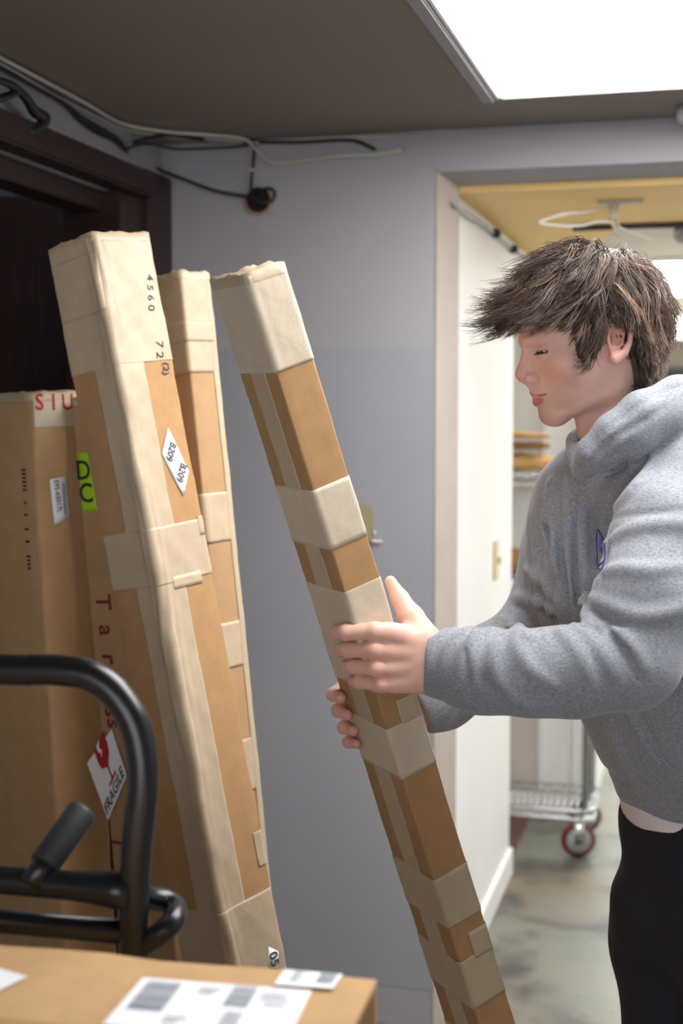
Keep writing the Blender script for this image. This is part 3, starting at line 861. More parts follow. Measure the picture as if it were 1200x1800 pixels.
# round hole with ragged rim
hc = W(455, 352, 0)
rr_ = .034
ho = thing('wall_hole', hc, 'dark round cable hole with torn plaster rim in the grey wall', 'hole')
g = MB()
n = 26
random.seed(2)
V = [hc + np.array([math.cos(t) * (rr_ + (.005 + .004 * random.random() if math.sin(t) < .3 else .001)), -.004, math.sin(t) * (rr_ + (.005 + .004 * random.random() if math.sin(t) < .3 else .001))]) for t in np.linspace(0, 2 * math.pi, n, endpoint=False)]
V2 = [hc + np.array([math.cos(t) * rr_ * .95, -.006, math.sin(t) * rr_ * .95]) for t in np.linspace(0, 2 * math.pi, n, endpoint=False)]
g.add(V + V2, [(i, (i + 1) % n, n + (i + 1) % n, n + i) for i in range(n)])
g.build('plaster_rim', mat('torn plaster', srgb(150, 122, 98), .9, .2, 60), ho)
g = MB(); g.add([p - np.array([0, .0005, 0]) for p in V2], [tuple(range(n))]); g.build('hole_shade', M['dark'], ho)  # flat near-black disc on the uncut wall, shade inside the hole as colour
# wall plate with hook behind the held carton
q = W(645, 918, .004)
wp = thing('wall_plate', q, 'beige wall plate with a small wire hook, half hidden behind the held box', 'wall plate')
MB().bbox(q + [-.035, -.006, -.05], q + [.018, .004, .045], .004).build('plate', mat('olive beige plastic', srgb(150, 142, 112), .5, .05), wp)
h0 = W(656, 928, .01)
MB().tube([h0, h0 + [.006, -.005, -.012], h0 + [.007, -.006, -.028], h0 + [.0, -.012, -.034], h0 + [.012, -.012, -.034]], .0016, 8, 3).build('hook', M['chrome'], wp, True)
MB().obox(W(662, 951, .012), [(.028, 0, 0), (0, .004, 0), (0, 0, .004)]).build('hook_bar', M['label'], wp)
# nail where the white cable ends
o = MB().lathe([(.0, 0), (.006, .001), (.006, .003), (.002, .005), (.002, .012)], W(708, 262, .014), (0, 1, 0), 12).build('nail', M['kraft_dark']); tag(o, 'brown nail head on the grey wall where the cable ends', 'nail')
# fitting at the right edge of the ceiling
o = MB().lathe([(.022, 0), (.024, -.02), (.02, -.034), (.012, -.04)], CE(1206, 186, 0), (0, 0, 1), 18).build('sprinkler_head', M['greyplastic'], None, True); tag(o, 'small grey round fitting on the ceiling at the right edge', 'ceiling fitting')
# scuffs on the grey wall
for (p, d, lab) in (((524, 1098), (.016, .012), 'short dark scuff mark on the grey wall right of the slim box'), ):
    o = MB().tube([W(*p, .0022), W(*p, .0022) + [d[0] * .5, 0, d[1] * .7], W(*p, .0022) + [d[0], 0, d[1]]], [.0006, .0016, .0006], 6).build('scuff_mark', M['greyink']); tag(o, lab, 'mark')

# ------------------------------------------------------------------ corridor fittings
def CW(px, py, off=.004): return onplane(px, py, (CX + off, 0, 0), (1, 0, 0))
cable('grey_conduit', [CW(798, 359, .012), CW(815, 374, .012), CW(850, 396, .012), CW(885, 425, .012), CW(925, 456, .012), CW(960, 485, .012)], .007, M['greyplastic'], 'grey cable along the top of the corridor wall')
for p, lab in (((872, 410), 'nearer black cable clip high on the corridor wall'), ((903, 438), 'farther black cable clip high on the corridor wall')):
    q = CW(*p, .02); o = MB().bbox(q - [.014, .02, .012], q + [.012, .02, .012], .004).build('cable_clip', M['blackcable']); tag(o, lab, 'cable clip')
# ivory switch plate on the corridor wall
q = CW(870, 985, .001)
sp = thing('switch_plate', q, 'ivory switch plate on the white corridor wall', 'switch')
MB().bbox(q + [0, -.04, -.062], q + [.006, .04, .062], .002).build('plate', M['ivory'], sp)
MB().bbox(q + [.004, -.006, -.012], q + [.02, .006, .012], .002).build('toggle', M['ivory'], sp)
q = CW(799, 482, .001)
th = thing('thermostat', q, 'small white oval cover on the corridor wall beside the opening trim', 'cover')
MB().lathe([(.024, 0), (.024, .006), (.018, .010)], q, (1, 0, 0), 20).build('cover', M['label'], th, True)
# ceiling junction with hanging wires
def CC(px, py, off=.004): return onplane(px, py, (0, 0, ZC - off), (0, 0, 1))
q = CC(1092, 352, .0)
jb = thing('ceiling_junction', q, 'pale ceiling junction plate with a hanging connector and loose wires', 'ceiling fitting')
MB().bbox(q + [-.062, -.02, -.01], q + [.058, .02, .0], .003).build('plate', M['beige'], jb)
qq = U(1080, 372, q.dot(VF) if False else float((q - CAM).dot(VF)))
hj = float((q - CAM).dot(VF))
a_, b_ = U(1080, 355, hj), U(1078, 385, hj)
MB().obox((a_ + b_) / 2, [VR * .020, VF * .02, (b_ - a_)]).build('connector', M['beige'], jb)
MB().tube([U(1074, 384, hj), U(1080, 400, hj), U(1087, 417, hj)], [.006, .005, .001], 8).build('wire_tail', M['beige'], jb, True)
MB().tube([U(1083, 380, hj), U(1086, 396, hj), U(1089, 418, hj)], [.004, .004, .001], 8).build('wire_tail', M['beige'], jb, True)
MB().tube([U(1070, 362, hj), U(1030, 372, hj - .03), U(990, 376, hj - .05), U(965, 384, hj - .05), U(948, 391, hj - .05), U(975, 396, hj - .04), U(1020, 397, hj - .03), U(1050, 390, hj - .01), U(1076, 391, hj)], .0028, 8, 5).build('wire', M['label'], jb, True)
MB().tube([U(1070, 364, hj), U(1035, 369, hj - .03), U(985, 380, hj - .05), U(962, 386, hj - .05)], .0022, 8, 5).build('wire', M['ivory'], jb, True)
MB().tube([U(1085, 398, hj), U(1110, 408, hj + .1), U(1150, 420, hj + .3), U(1180, 412, hj + .4), U(1200, 405, hj + .45)], .0026, 8, 5).build('wire', M['label'], jb, True)
o = MB().lathe([(.0, .0), (.026, .002), (.03, .014), (.02, .03)], U(1198, 412, hj + .47), -VF, 18).build('camera_dome', M['greyplastic'], None, True); tag(o, 'round grey fitting under the corridor ceiling at the right edge', 'ceiling fitting')
o = MB().lathe([(.0, .0), (.008, .002), (.009, .01), (.004, .014)], CC(1074, 424, .02), (0, 0, 1), 12).build('ceiling_hook', M['label'], None, True); tag(o, 'tiny white knob on the beige corridor ceiling above the hair', 'ceiling fitting')

# ------------------------------------------------------------------ wire rack on casters in the recess
def solve_h(py, z): return (1.6 - z) * F / (py - 725)
xr = float(U(1046, 1400, 4.95)[0])                        # right hand posts
yn, yf = 4.93, 5.27
xl_ = -1.75
rack = thing('wire_rack', ((xr + xl_) / 2, (yn + yf) / 2, 0), 'chrome wire shelving rack on red casters beyond the corridor wall', 'shelf rack')
zsh = [float(U(960, 1395, 5.1)[2]), float(U(940, 1035, 5.1)[2]), float(U(940, 832, 5.1)[2])]
ztop = 1.95
for x in (xr - .03, xl_ + .03):
    for y in (yn + .02, yf - .02):
        MB().tube([(x, y, .13), (x, y, ztop)], .0125, 10).build('post', M['chrome'], rack, True)
for z in zsh:
    sh = thing('tmp', (0, 0, 0), None, None); COL.objects.unlink(sh); bpy.data.objects.remove(sh)
    fr_ = MB()
    for dz in (0, -.032):
        r0 = .0042
        corner = [(xl_, yn + .03), (xl_ + .03, yn), (xr - .05, yn), (xr - .015, yn + .012), (xr, yn + .05), (xr, yf - .05), (xr - .015, yf - .012), (xr - .05, yf), (xl_ + .03, yf), (xl_, yf - .03)]
        fr_.tube([(x, y, z + dz) for x, y in corner], r0, 8, 0, True)
    # zigzag wire between the rails
    nz_ = 44
    for (ya) in (yn, yf):
        fr_.tube([(xl_ + .02 + (xr - xl_ - .07) * i / nz_, ya, z + (-.004 if i % 2 else -.030)) for i in range(nz_ + 1)], .0024, 6)
    sho = fr_.build('shelf', M['chrome'], rack, True)
    for x in np.arange(xl_ + .03, xr - .01, .024):
        MB().tube([(x, yn, z + .004), (x, yf, z + .004)], .002, 5).build('shelf_wire', M['chrome'], sho, True)
# casters
def caster(x, y, ang):
    d = np.array([math.cos(ang), math.sin(ang), 0]); s_ = np.array([-d[1], d[0], 0])
    c = np.array([x, y, .0635]) + d * .025
    cs = MB().lathe([(.02, -.016), (.05, -.016), (.0605, -.012), (.0625, 0), (.0605, .012), (.05, .016), (.02, .016)], c, s_, 28).build('caster_wheel', M['redwheel'], rack, True)
    MB().lathe([(.012, -.019), (.046, -.0175), (.046, .0175), (.012, .019)], c, s_, 24).build('wheel_hub', M['greyplastic'], cs, True)
    f_ = MB()
    for k in (-1, 1):
        f_.obox(c + s_ * .023 * k + VZ * .03, [d * .035, s_ * .003, VZ * .085])
    f_.obox(np.array([x, y, .138]), [d * .06, s_ * .05, VZ * .006])
    f_.lathe([(.024, 0), (.026, .006), (.02, .014)], (x, y, .139), (0, 0, 1), 16)
    f_.build('caster_fork', M['chrome'], rack, True)
for x in (xr - .03, xl_ + .03):
    for y in (yn + .02, yf - .02):
        caster(x, y, math.radians(-160 if x > -1 else 170))

# paper bags on the top shelf
def bag(name, px0, px1, py0, py1, h, dep, m, label, seed, sag=.3):
    a, b = U(px0, py1, h), U(px1, py1, h)
    hh = (py1 - py0) / F * h
    n, mm = 16, 8
    rng = random.Random(seed)
    V = []; 
    for j in range(mm):
        for i in range(n):
            t = 2 * math.pi * i / n
            u = j / (mm - 1)
            e = math.sin(math.pi * min(1, max(0, u)) ** .8) ** .5 if 0 < u < 1 else 0
            e = .6 + .4 * e
            y_ = math.copysign(abs(math.cos(t)) ** .6, math.cos(t)) * dep / 2
            z_ = (math.copysign(abs(math.sin(t)) ** .8, math.sin(t)) * .5 * e + .5 + (0.0)) * hh
            if z_ > hh * .5: z_ = hh * .5 + (z_ - hh * .5) * (.75 + .35 * rng.random())
            P = a + (b - a) * u + VF * (y_ + rng.uniform(-.006, .006)) + VZ * (z_ * (1 - sag * u * (rng.random() * .2 + .8)))
            V.append(P)
    Fc = [(j * n + i, j * n + (i + 1) % n, (j + 1) * n + (i + 1) % n, (j + 1) * n + i) for j in range(mm - 1) for i in range(n)] + [tuple(range(n))[::-1], tuple(range((mm - 1) * n, mm * n))]
    o = mesh_obj(name, V, Fc, m, None, False)
    return tag(o, label, 'paper bag')
gb_ = bag('paper_bag', 820, 1000, 792, 826, 5.12, .22, M['bag'], 'flat brown paper bag lying lowest on the top wire shelf', 4, .3)
bag('paper_bag', 810, 960, 774, 790, 5.12, .2, M['bag_dark'], 'thin darker paper bag between two others on the top wire shelf', 5, .1)
bag('paper_bag', 815, 960, 753, 771, 5.12, .2, M['bag'], 'puffy brown paper bag topmost in the pile on the wire shelf', 6, .45)
bag('paper_bag', 800, 934, 945, 1012, 5.12, .2, M['bag_dark'], 'crumpled dark brown paper bag on the middle wire shelf', 7, .25)
q0, q1 = U(815, 1030, 5.1), U(918, 1030, 5.1)
o = MB().obox((q0 + q1) / 2 + VZ * .016, [q1 - q0, VF * .2, VZ * .026]).build('folded_cloth', M['label']); tag(o, 'white folded cloth under the dark bag on the middle wire shelf', 'cloth')
# ------------------------------------------------------------------ the person: implicit surfaces turned into meshes
def surface(f, lo, hi, step, blk=8, margin=1.6):
    """mesh of f(P)=0 (surface nets); f negative inside"""
    lo = np.asarray(lo, float); hi = np.asarray(hi, float)
    nb = np.ceil((hi - lo) / (step * blk)).astype(int)
    n = nb * blk
    bc = [lo[i] + (np.arange(nb[i]) + .5) * step * blk for i in range(3)]
    G = np.stack(np.meshgrid(*bc, indexing='ij'), -1).reshape(-1, 3)
    fc = f(G).reshape(nb)
    act = np.abs(fc) < step * blk * .87 * margin
    field = np.repeat(np.repeat(np.repeat(np.where(fc < 0, -1., 1.).astype(np.float32), blk, 0), blk, 1), blk, 2)
    idx = np.argwhere(act)
    loc = np.stack(np.meshgrid(*[np.arange(blk)] * 3, indexing='ij'), -1).reshape(-1, 3)
    CH = 600
    for a in range(0, len(idx), CH):
        I = idx[a:a + CH]
        C = (I[:, None, :] * blk + loc[None]).reshape(-1, 3)
        field[C[:, 0], C[:, 1], C[:, 2]] = f(lo + C * step)
    s = field < 0
    cs = np.zeros(np.array(s.shape) - 1, np.uint8)
    offs = [(i, j, k) for i in (0, 1) for j in (0, 1) for k in (0, 1)]
    for (i, j, k) in offs:
        cs += s[i:s.shape[0] - 1 + i, j:s.shape[1] - 1 + j, k:s.shape[2] - 1 + k]
    cells = np.argwhere((cs > 0) & (cs < 8))
    vals = np.stack([field[cells[:, 0] + i, cells[:, 1] + j, cells[:, 2] + k] for (i, j, k) in offs], 1)
    acc = np.zeros((len(cells), 3)); cnt = np.zeros(len(cells))
    for a in range(8):
        for b in range(a + 1, 8):
            d = np.array(offs[b]) - np.array(offs[a])
            if np.abs(d).sum() != 1: continue
            va, vb = vals[:, a], vals[:, b]
            m = (va < 0) != (vb < 0)
            t = va[m] / (va[m] - vb[m])
            acc[m] += np.array(offs[a]) + t[:, None] * d
            cnt[m] += 1
    V = lo + (cells + acc / cnt[:, None]) * step
    imap = np.full(cs.shape, -1, np.int64)
    imap[cells[:, 0], cells[:, 1], cells[:, 2]] = np.arange(len(cells))
    Q = []
    for ax in range(3):
        o1, o2 = [(1, 2), (2, 0), (0, 1)][ax]
        sl0 = [slice(None)] * 3; sl1 = [slice(None)] * 3
        sl0[ax] = slice(0, -1); sl1[ax] = slice(1, None)
        diff = s[tuple(sl0)] != s[tuple(sl1)]
        E = np.argwhere(diff)
        E = E[(E[:, o1] > 0) & (E[:, o2] > 0) & (E[:, o1] < s.shape[o1] - 1) & (E[:, o2] < s.shape[o2] - 1)]
        if not len(E): continue
        flip = s[E[:, 0], E[:, 1], E[:, 2]]
        def at(d1, d2):
            X = E.copy(); X[:, o1] -= d1; X[:, o2] -= d2
            return imap[X[:, 0], X[:, 1], X[:, 2]]
        q = np.stack([at(1, 1), at(0, 1), at(0, 0), at(1, 0)], 1)
        q = np.where(flip[:, None], q, q[:, ::-1])
        Q.append(q)
    Q = np.vstack(Q)
    Q = Q[(Q >= 0).all(1)]
    return V, Q

def npmesh(name, V, Q, matl, parent=None, col=None, loc=None):
    c = (V.min(0) + V.max(0)) / 2 if loc is None else np.asarray(loc, float)
    me = bpy.data.meshes.new(name)
    me.vertices.add(len(V)); me.vertices.foreach_set('co', (V - c).astype(np.float32).ravel())
    k = Q.shape[1]
    me.loops.add(Q.size); me.loops.foreach_set('vertex_index', Q.astype(np.int32).ravel())
    me.polygons.add(len(Q)); me.polygons.foreach_set('loop_start', np.arange(0, Q.size, k, dtype=np.int32))
    me.polygons.foreach_set('use_smooth', np.ones(len(Q), bool))
    me.update(calc_edges=True); me.validate()
    if col is not None:
        at_ = me.color_attributes.new('col', 'FLOAT_COLOR', 'POINT')
        at_.data.foreach_set('color', np.hstack([col, np.ones((len(col), 1))]).astype(np.float32).ravel())
    me.materials.append(matl)
    o = bpy.data.objects.new(name, me); COL.objects.link(o); place(o, c, parent)
    return o

def smin(a, b, k):
    h = np.clip(.5 + .5 * (b - a) / k, 0, 1)
    return b * (1 - h) + a * h - k * h * (1 - h)
def smax(a, b, k): return -smin(-a, -b, k)
def sph(P, c, r): return np.linalg.norm(P - np.asarray(c), axis=1) - r
def ell(P, c, r, Rm=None):
    q = P - np.asarray(c)
    if Rm is not None: q = q @ np.asarray(Rm).T
    r = np.asarray(r, float)
    k0 = np.linalg.norm(q / r, axis=1); k1 = np.linalg.norm(q / (r * r), axis=1)
    return k0 * (k0 - 1) / np.maximum(k1, 1e-9)
def cone(P, a, b, ra, rb):
    a = np.asarray(a, float); b = np.asarray(b, float); d = b - a
    t = np.clip((P - a) @ d / d.dot(d), 0, 1)
    return np.linalg.norm(P - a - t[:, None] * d, axis=1) - (ra + (rb - ra) * t)
def chain(P, pts, rad, far=.05):
    """union of tapered capsules along a polyline, only evaluated near it"""
    pts = np.asarray(pts, float); rad = np.broadcast_to(np.asarray(rad, float), (len(pts),))
    out = np.full(len(P), far)
    m = ((P > pts.min(0) - rad.max() - far) & (P < pts.max(0) + rad.max() + far)).all(1)
    if m.any():
        q = P[m]; d = np.full(len(q), far)
        for i in range(len(pts) - 1):
            d = np.minimum(d, cone(q, pts[i], pts[i + 1], rad[i], rad[i + 1]))
        out[m] = d
    return out
def schain(P, pts, rad, k):
    d = None
    for i in range(len(pts) - 1):
        e = cone(P, pts[i], pts[i + 1], rad[i], rad[i + 1])
        d = e if d is None else smin(d, e, k)
    return d

# ---------------------------------------------------------------- head
HO = U(1040, 590, 2.0)
hy = math.radians(8)
HF = -VR * math.cos(hy) - VF * math.sin(hy)       # face direction
HL = VR * math.sin(hy) - VF * math.cos(hy)        # towards the camera
HM = np.array([HF, HL, VZ])                       # world -> local
def h2w(q): return HO + np.asarray(q) @ HM
def w2h(P): return (P - HO) @ HM.T
TAB = np.array([
    # z, front, back, halfwidth, exponent
    [.120, -.010, -.020, .004, 2.0], [.1095, .010, -.040, .022, 2.1], [.105, .025, -.052, .035, 2.1], [.095, .050, -.070, .052, 2.2], [.08, .070, -.082, .063, 2.25], [.06, .086, -.092, .070, 2.3],
    [.04, .096, -.096, .0745, 2.3], [.02, .1015, -.097, .0765, 2.3], [0, .1035, -.095, .0765, 2.25], [-.012, .1035, -.092, .0755, 2.2],
    [-.024, .099, -.084, .073, 2.15], [-.035, .096, -.083, .0715, 2.1], [-.05, .0925, -.076, .069, 2.0], [-.065, .0905, -.068, .066, 1.9],
    [-.075, .0895, -.062, .063, 1.82], [-.085, .0870, -.058, .0605, 1.78], [-.095, .0815, -.056, .058, 1.8], [-.105, .0735, -.055, .056, 1.85],
    [-.115, .0715, -.055, .0535, 1.9], [-.122, .068, -.056, .050, 1.9], [-.135, .058, -.057, .046, 1.9], [-.16, .03, -.06, .04, 2.0]])
TAB[:, 2] = TAB[:, 2] * .92
def tabi(z, j):
    return np.interp(-z, -TAB[:, 0], TAB[:, j])
# smooth the table a little by resampling
_zz = np.linspace(.12, -.16, 281)
_T = np.array([[np.interp(-z, -TAB[:, 0], TAB[:, j]) for j in range(1, 5)] for z in _zz])
_k = np.hanning(13); _k /= _k.sum()
_Tp = np.pad(_T, ((6, 6), (0, 0)), mode='edge')
_T = np.stack([np.convolve(_Tp[:, j], _k, 'valid') for j in range(4)], 1)
def tb(z, j): return np.interp(-z, -_zz, _T[:, j])
def loft(q):
    z = np.clip(q[:, 2], -.16, .12)
    xf, xb, w_, p = tb(z, 0), tb(z, 1), tb(z, 2), tb(z, 3)
    c = -.012
    c = np.clip(c, xb + .003, xf - .003)
    dx = q[:, 0] - c
    ex = np.where(dx > 0, xf - c, c - xb)
    pp = np.where(dx > 0, p, 2.2)
    k = ((np.abs(dx) / ex) ** pp + (np.abs(q[:, 1]) / w_) ** pp) ** (1 / pp)
    d = (k - 1) * np.minimum(np.minimum(ex, w_), .08) * .9
    return np.maximum(d, np.maximum(q[:, 2] - .1125, -.16 - q[:, 2]))
def headf(q, ears=True):
    d = loft(q)
    # crown dome replaces the flat top
    d = smin(d, ell(q, (.002, 0, .030), (.090, .0745, .0815)), .012)
    # jaw underside
    n = unit([-.040, 0, -.085])
    d = smax(d, (q - np.array([.056, 0, -.1265])) @ n, .016)
    # neck
    nk = cone(q, (-.014, 0, -.04), (-.044, 0, -.195), .0505, .050)
    d = smin(d, nk, .014)
    A = q.copy(); A[:, 1] = np.abs(A[:, 1])
    face = q[:, 0] > .02
    f = A[face]; dd = d[face]
    # sockets, brow, cheekbone
    dd = smax(dd, -ell(f, (.1055, .031, -.0235), (.0175, .0205, .0120)), .011)
    dd = smin(dd, cone(f, (.0955, .010, -.008), (.083, .043, -.0065), .0075, .006), .010)
    dd = smin(dd, sph(f, (.053, .046, -.044), .0150), .024)
    # nose
    ns = cone(f, (.0925, 0, -.016), (.1005, 0, -.050), .0066, .0095)
    ns = smin(ns, sph(f, (.1025, 0, -.0562), .0098), .006)
    ns = smin(ns, cone(f, (.0995, 0, -.062), (.089, 0, -.070), .0055, .005), .005)
    dd = smin(dd, ns, .008)
    wing = ell(f, (.0915, .0130, -.0625), (.0105, .0058, .0078))
    dd = smin(dd, wing, .0035)
    dd = smax(dd, -ell(f, (.0965, .0062, -.0705), (.0062, .0032, .0045)), .002)
    # crease behind the wing
    dd = smax(dd, -chain(f, [(.0905, .0195, -.0535), (.0825, .0200, -.0610), (.0830, .0185, -.069)], .0011), .0028)
    # lips
    up = chain(f, [(.0850, 0, -.0815), (.0775, .0150, -.0815), (.0690, .0240, -.0840)], [.0052, .0042, .0014])
    lw = chain(f, [(.0800, 0, -.0950), (.0735, .0140, -.0930), (.0680, .0235, -.0855)], [.0066, .0054, .0014])
    dd = smin(dd, up, .005); dd = smin(dd, lw, .005)
    dd = smax(dd, -chain(f, [(.0925, 0, -.0882), (.0835, .0150, -.0872), (.0735, .0245, -.0842)], [.0012, .0011, .0006]), .0022)
    # chin
    dd = smin(dd, sph(f, (.0530, .006, -.1105), .0175), .016)
    # eyelids
    lid = sph(f, (.0735, .0325, -.0215), .0138)
    dd = smin(dd, lid, .0045)
    # fold above the upper lid and a narrow opening looking down
    dd = smax(dd, -chain(f, [(.0880, .0205, -.0150), (.0885, .0325, -.0118), (.0795, .0455, -.0160)], .0008), .0026)
    dd = smax(dd, -chain(f, [(.0865, .0215, -.0262), (.0885, .0325, -.0262), (.0800, .0445, -.0250)], [.0014, .0030, .0014]), .0010)
    d = d.copy(); d[face] = dd
    if ears:
        em = (q[:, 0] > -.045) & (q[:, 0] < .03) & (A[:, 1] > .05) & (q[:, 2] > -.06) & (q[:, 2] < .05)
        e = A[em]; de = d[em]
        E = np.array([-.0085, .0745, -.0055])
        sh = ell(e, E + [-.001, .004, 0], (.0165, .0055, .029), np.array([[.94, .34, 0], [-.34, .94, 0], [0, 0, 1]]))
        pts = np.array([(.010, .002, .004), (.0135, .004, .016), (.008, .009, .0285), (-.005, .0125, .0325), (-.0155, .0155, .025), (-.018, .0165, .010), (-.0160, .0150, -.008), (-.0105, .0120, -.022), (.001, .0075, -.0305)])
        hx = chain(e, E + pts, [.0030, .0036, .0040, .0042, .0042, .0040, .0040, .0056, .0088])
        an = chain(e, E + np.array([(-.001, .008, .018), (-.008, .010, .006), (-.006, .009, -.010), (.002, .006, -.018)]), [.0028, .0034, .0034, .0028])
        sh = smin(sh, hx, .003); sh = smin(sh, an, .003)
        sh = smax(sh, -ell(e, E + [.002, .0115, -.003], (.0085, .0085, .0115)), .003)
        sh = smin(sh, ell(e, E + [.0115, .003, -.006], (.0038, .0045, .0055)), .003)
        de = smin(de, sh, .003)
        d[em] = de
    return d

# skin material with painted complexion
def skin_mat():
    m = bpy.data.materials.new('skin')
    m.use_nodes = True; nt = m.node_tree
    b = nt.nodes['Principled BSDF']
    a = nt.nodes.new('ShaderNodeVertexColor'); a.layer_name = 'col'
    nz = nt.nodes.new('ShaderNodeTexNoise'); nz.inputs['Scale'].default_value = 90; nz.inputs['Detail'].default_value = 5
    mr = nt.nodes.new('ShaderNodeMapRange'); mr.inputs[3].default_value = .90; mr.inputs[4].default_value = 1.08
    tc = nt.nodes.new('ShaderNodeTexCoord'); nt.links.new(tc.outputs['Object'], nz.inputs[0]); nt.links.new(nz.outputs[0], mr.inputs[0])
    mx = nt.nodes.new('ShaderNodeVectorMath'); mx.operation = 'MULTIPLY'
    nt.links.new(a.outputs[0], mx.inputs[0]); nt.links.new(mr.outputs[0], mx.inputs[1])
    nt.links.new(mx.outputs[0], b.inputs['Base Color'])
    b.inputs['Roughness'].default_value = .48
    b.inputs['Subsurface Weight'].default_value = .18
    b.inputs['Subsurface Radius'].default_value = (1, .35, .2)
    b.inputs['Subsurface Scale'].default_value = .006
    return m
M['skin'] = skin_mat()

def gz(q, c, r): return np.exp(-(((q - np.asarray(c)) / np.asarray(r)) ** 2).sum(1))
def face_col(q):
    A = q.copy(); A[:, 1] = np.abs(A[:, 1])
    S = lambda *c: np.array(srgb(*c)[:3])
    col = np.tile(S(222, 180, 166), (len(q), 1))
    def mixc(w_, c):
        nonlocal col
        w_ = np.clip(w_, 0, 1)[:, None]; col = col * (1 - w_) + c * w_
    mixc(.45 * gz(A, (.07, .045, -.052), (.03, .03, .022)), S(214, 140, 126))
    mixc(.55 * gz(A, (.108, 0, -.058), (.012, .016, .014)), S(206, 132, 118))
    mixc(.5 * gz(A, (-.009, .085, -.006), (.03, .02, .035)), S(220, 140, 124))
    # stubble along jaw, chin and upper lip
    rnd = .75 + .25 * np.sin(q[:, 0] * 2100) * np.sin(q[:, 1] * 1900 + 1) * np.sin(q[:, 2] * 2300)
    jaw = np.exp(-((A[:, 2] + .105 + (.06 - A[:, 0]) * -.45) / .022) ** 2) * np.clip((A[:, 0] + .035) / .04, 0, 1) * (A[:, 0] < .09)
    mixc(.42 * jaw * rnd, S(128, 98, 84))
    mixc(.30 * gz(A, (.088, .01, -.077), (.01, .016, .005)) * rnd, S(130, 100, 86))
    # lips
    lu = chain(A, [(.0870, 0, -.0830), (.0790, .0150, -.0832), (.0700, .0240, -.0842)], [.0042, .0034, .0012])
    ll = chain(A, [(.0830, 0, -.0945), (.0760, .0140, -.0925), (.0690, .0235, -.0855)], [.0068, .0056, .0016])
    l_ = np.minimum(lu, ll)
    mixc(.85 * np.clip(1 - (l_ + .0003) / .0016, 0, 1), S(180, 104, 101))
    mg = chain(A, [(.0925, 0, -.0882), (.0835, .0150, -.0872), (.0735, .0245, -.0842)], .0012)
    mixc(.6 * np.clip(1 - mg / .0012, 0, 1), S(110, 48, 48))
    # lid line, lashes, brow
    ey = chain(A, [(.0865, .0215, -.0262), (.0885, .0325, -.0268), (.0800, .0445, -.0250)], .0020)
    mixc(.95 * np.clip(1 - ey / .0012, 0, 1), S(52, 34, 30))
    mixc(.35 * gz(A, (.088, .034, -.020), (.012, .018, .008)), S(184, 120, 108))
    br = chain(A, [(.100, .012, -.0055), (.095, .030, -.0005), (.080, .048, -.003)], [.0034, .0038, .0016])
    mixc(.8 * np.clip(1 - br / .003, 0, 1) * (.6 + .4 * rnd), S(84, 60, 48))
    return col

hv, hq = surface(lambda P: headf(w2h(P)), HO - .30, HO + [.16, .16, .125], .0016)
# keep only the part of the grid that is head or neck
hcol = face_col(w2h(hv))

# ---------------------------------------------------------------- hands
def hand_surface(fn, pts, step=.0013):
    P = np.vstack(pts); return surface(fn, P.min(0) - .03, P.max(0) + .03, step)
def onface(c, px, py, face, off):
    s, t = c.st(px, py, face)
    if face == 'r': return c.O + c.er * s + c.k * t - c.el * off
    return c.O - c.el * s + c.k * t - c.er * off
hn = ch
fr_ = .0098
# near (left) hand: back of the hand to the camera, fingers hooked round the front edge
def nf(pip, dip, tip, mcp, r):
    a = onface(hn, *mcp, 'r', .021)
    b = onface(hn, *pip, 'r', .013)
    c_ = onface(hn, *dip, 'l', .0105)
    d = onface(hn, *tip, 'l', .0095)
    return np.array([a, b, c_, d]), np.array([r * 1.18, r * 1.08, r, r * .88])
NF = [nf((649, 1107), (620, 1106), (602, 1106), (690, 1110), .0114),
      nf((648, 1139), (624, 1137), (609, 1138), (693, 1140), .0112),
      nf((652, 1171), (632, 1166), (618, 1167), (697, 1169), .0108),
      nf((661, 1200), (643, 1193), (631, 1192), (702, 1195), .0098)]
wrist = U(760, 1166, 1.895)
wrist_in = U(800, 1168, 1.880)
pal_t = onface(hn, 722, 1118, 'r', .026); pal_b = onface(hn, 724, 1186, 'r', .022)
th = [U(742, 1120, 1.905), U(722, 1086, 1.920), U(703, 1053, 1.935), U(686, 1022, 1.942)]
tr = [.0230, .0180, .0125, .0080]
def nearhand(P):
    d = None
    for (p, r) in NF:
        e = schain(P, p, r, .004)
        d = e if d is None else smin(d, e, .0028)
    # palm: broad slab between knuckles and wrist
    for i, (p, r) in enumerate(NF):
        w_ = wrist + (U(758, 1142, 1.90) - wrist) * (1 - i / 1.5)
        d = smin(d, cone(P, p[0] * .55 + p[1] * .45, w_, .0128, .0225), .009)
    d = smin(d, cone(P, wrist, wrist_in, .0265, .028), .012)
    d = smin(d, cone(P, U(752, 1145, 1.905), U(748, 1190, 1.893), .021, .019), .014)
    t_ = schain(P, th, tr, .006)
    d = smin(d, t_, .012)
    # knuckle bumps
    for (p, r) in NF:
        d = smin(d, sph(P, p[1] + (p[0] - p[1]) * .04, r[1] * 1.05), .004)
    # nail of the thumb
    return d
nv, nq = hand_surface(nearhand, [p for p, _ in NF] + [np.array(th), np.array([wrist, wrist_in])])

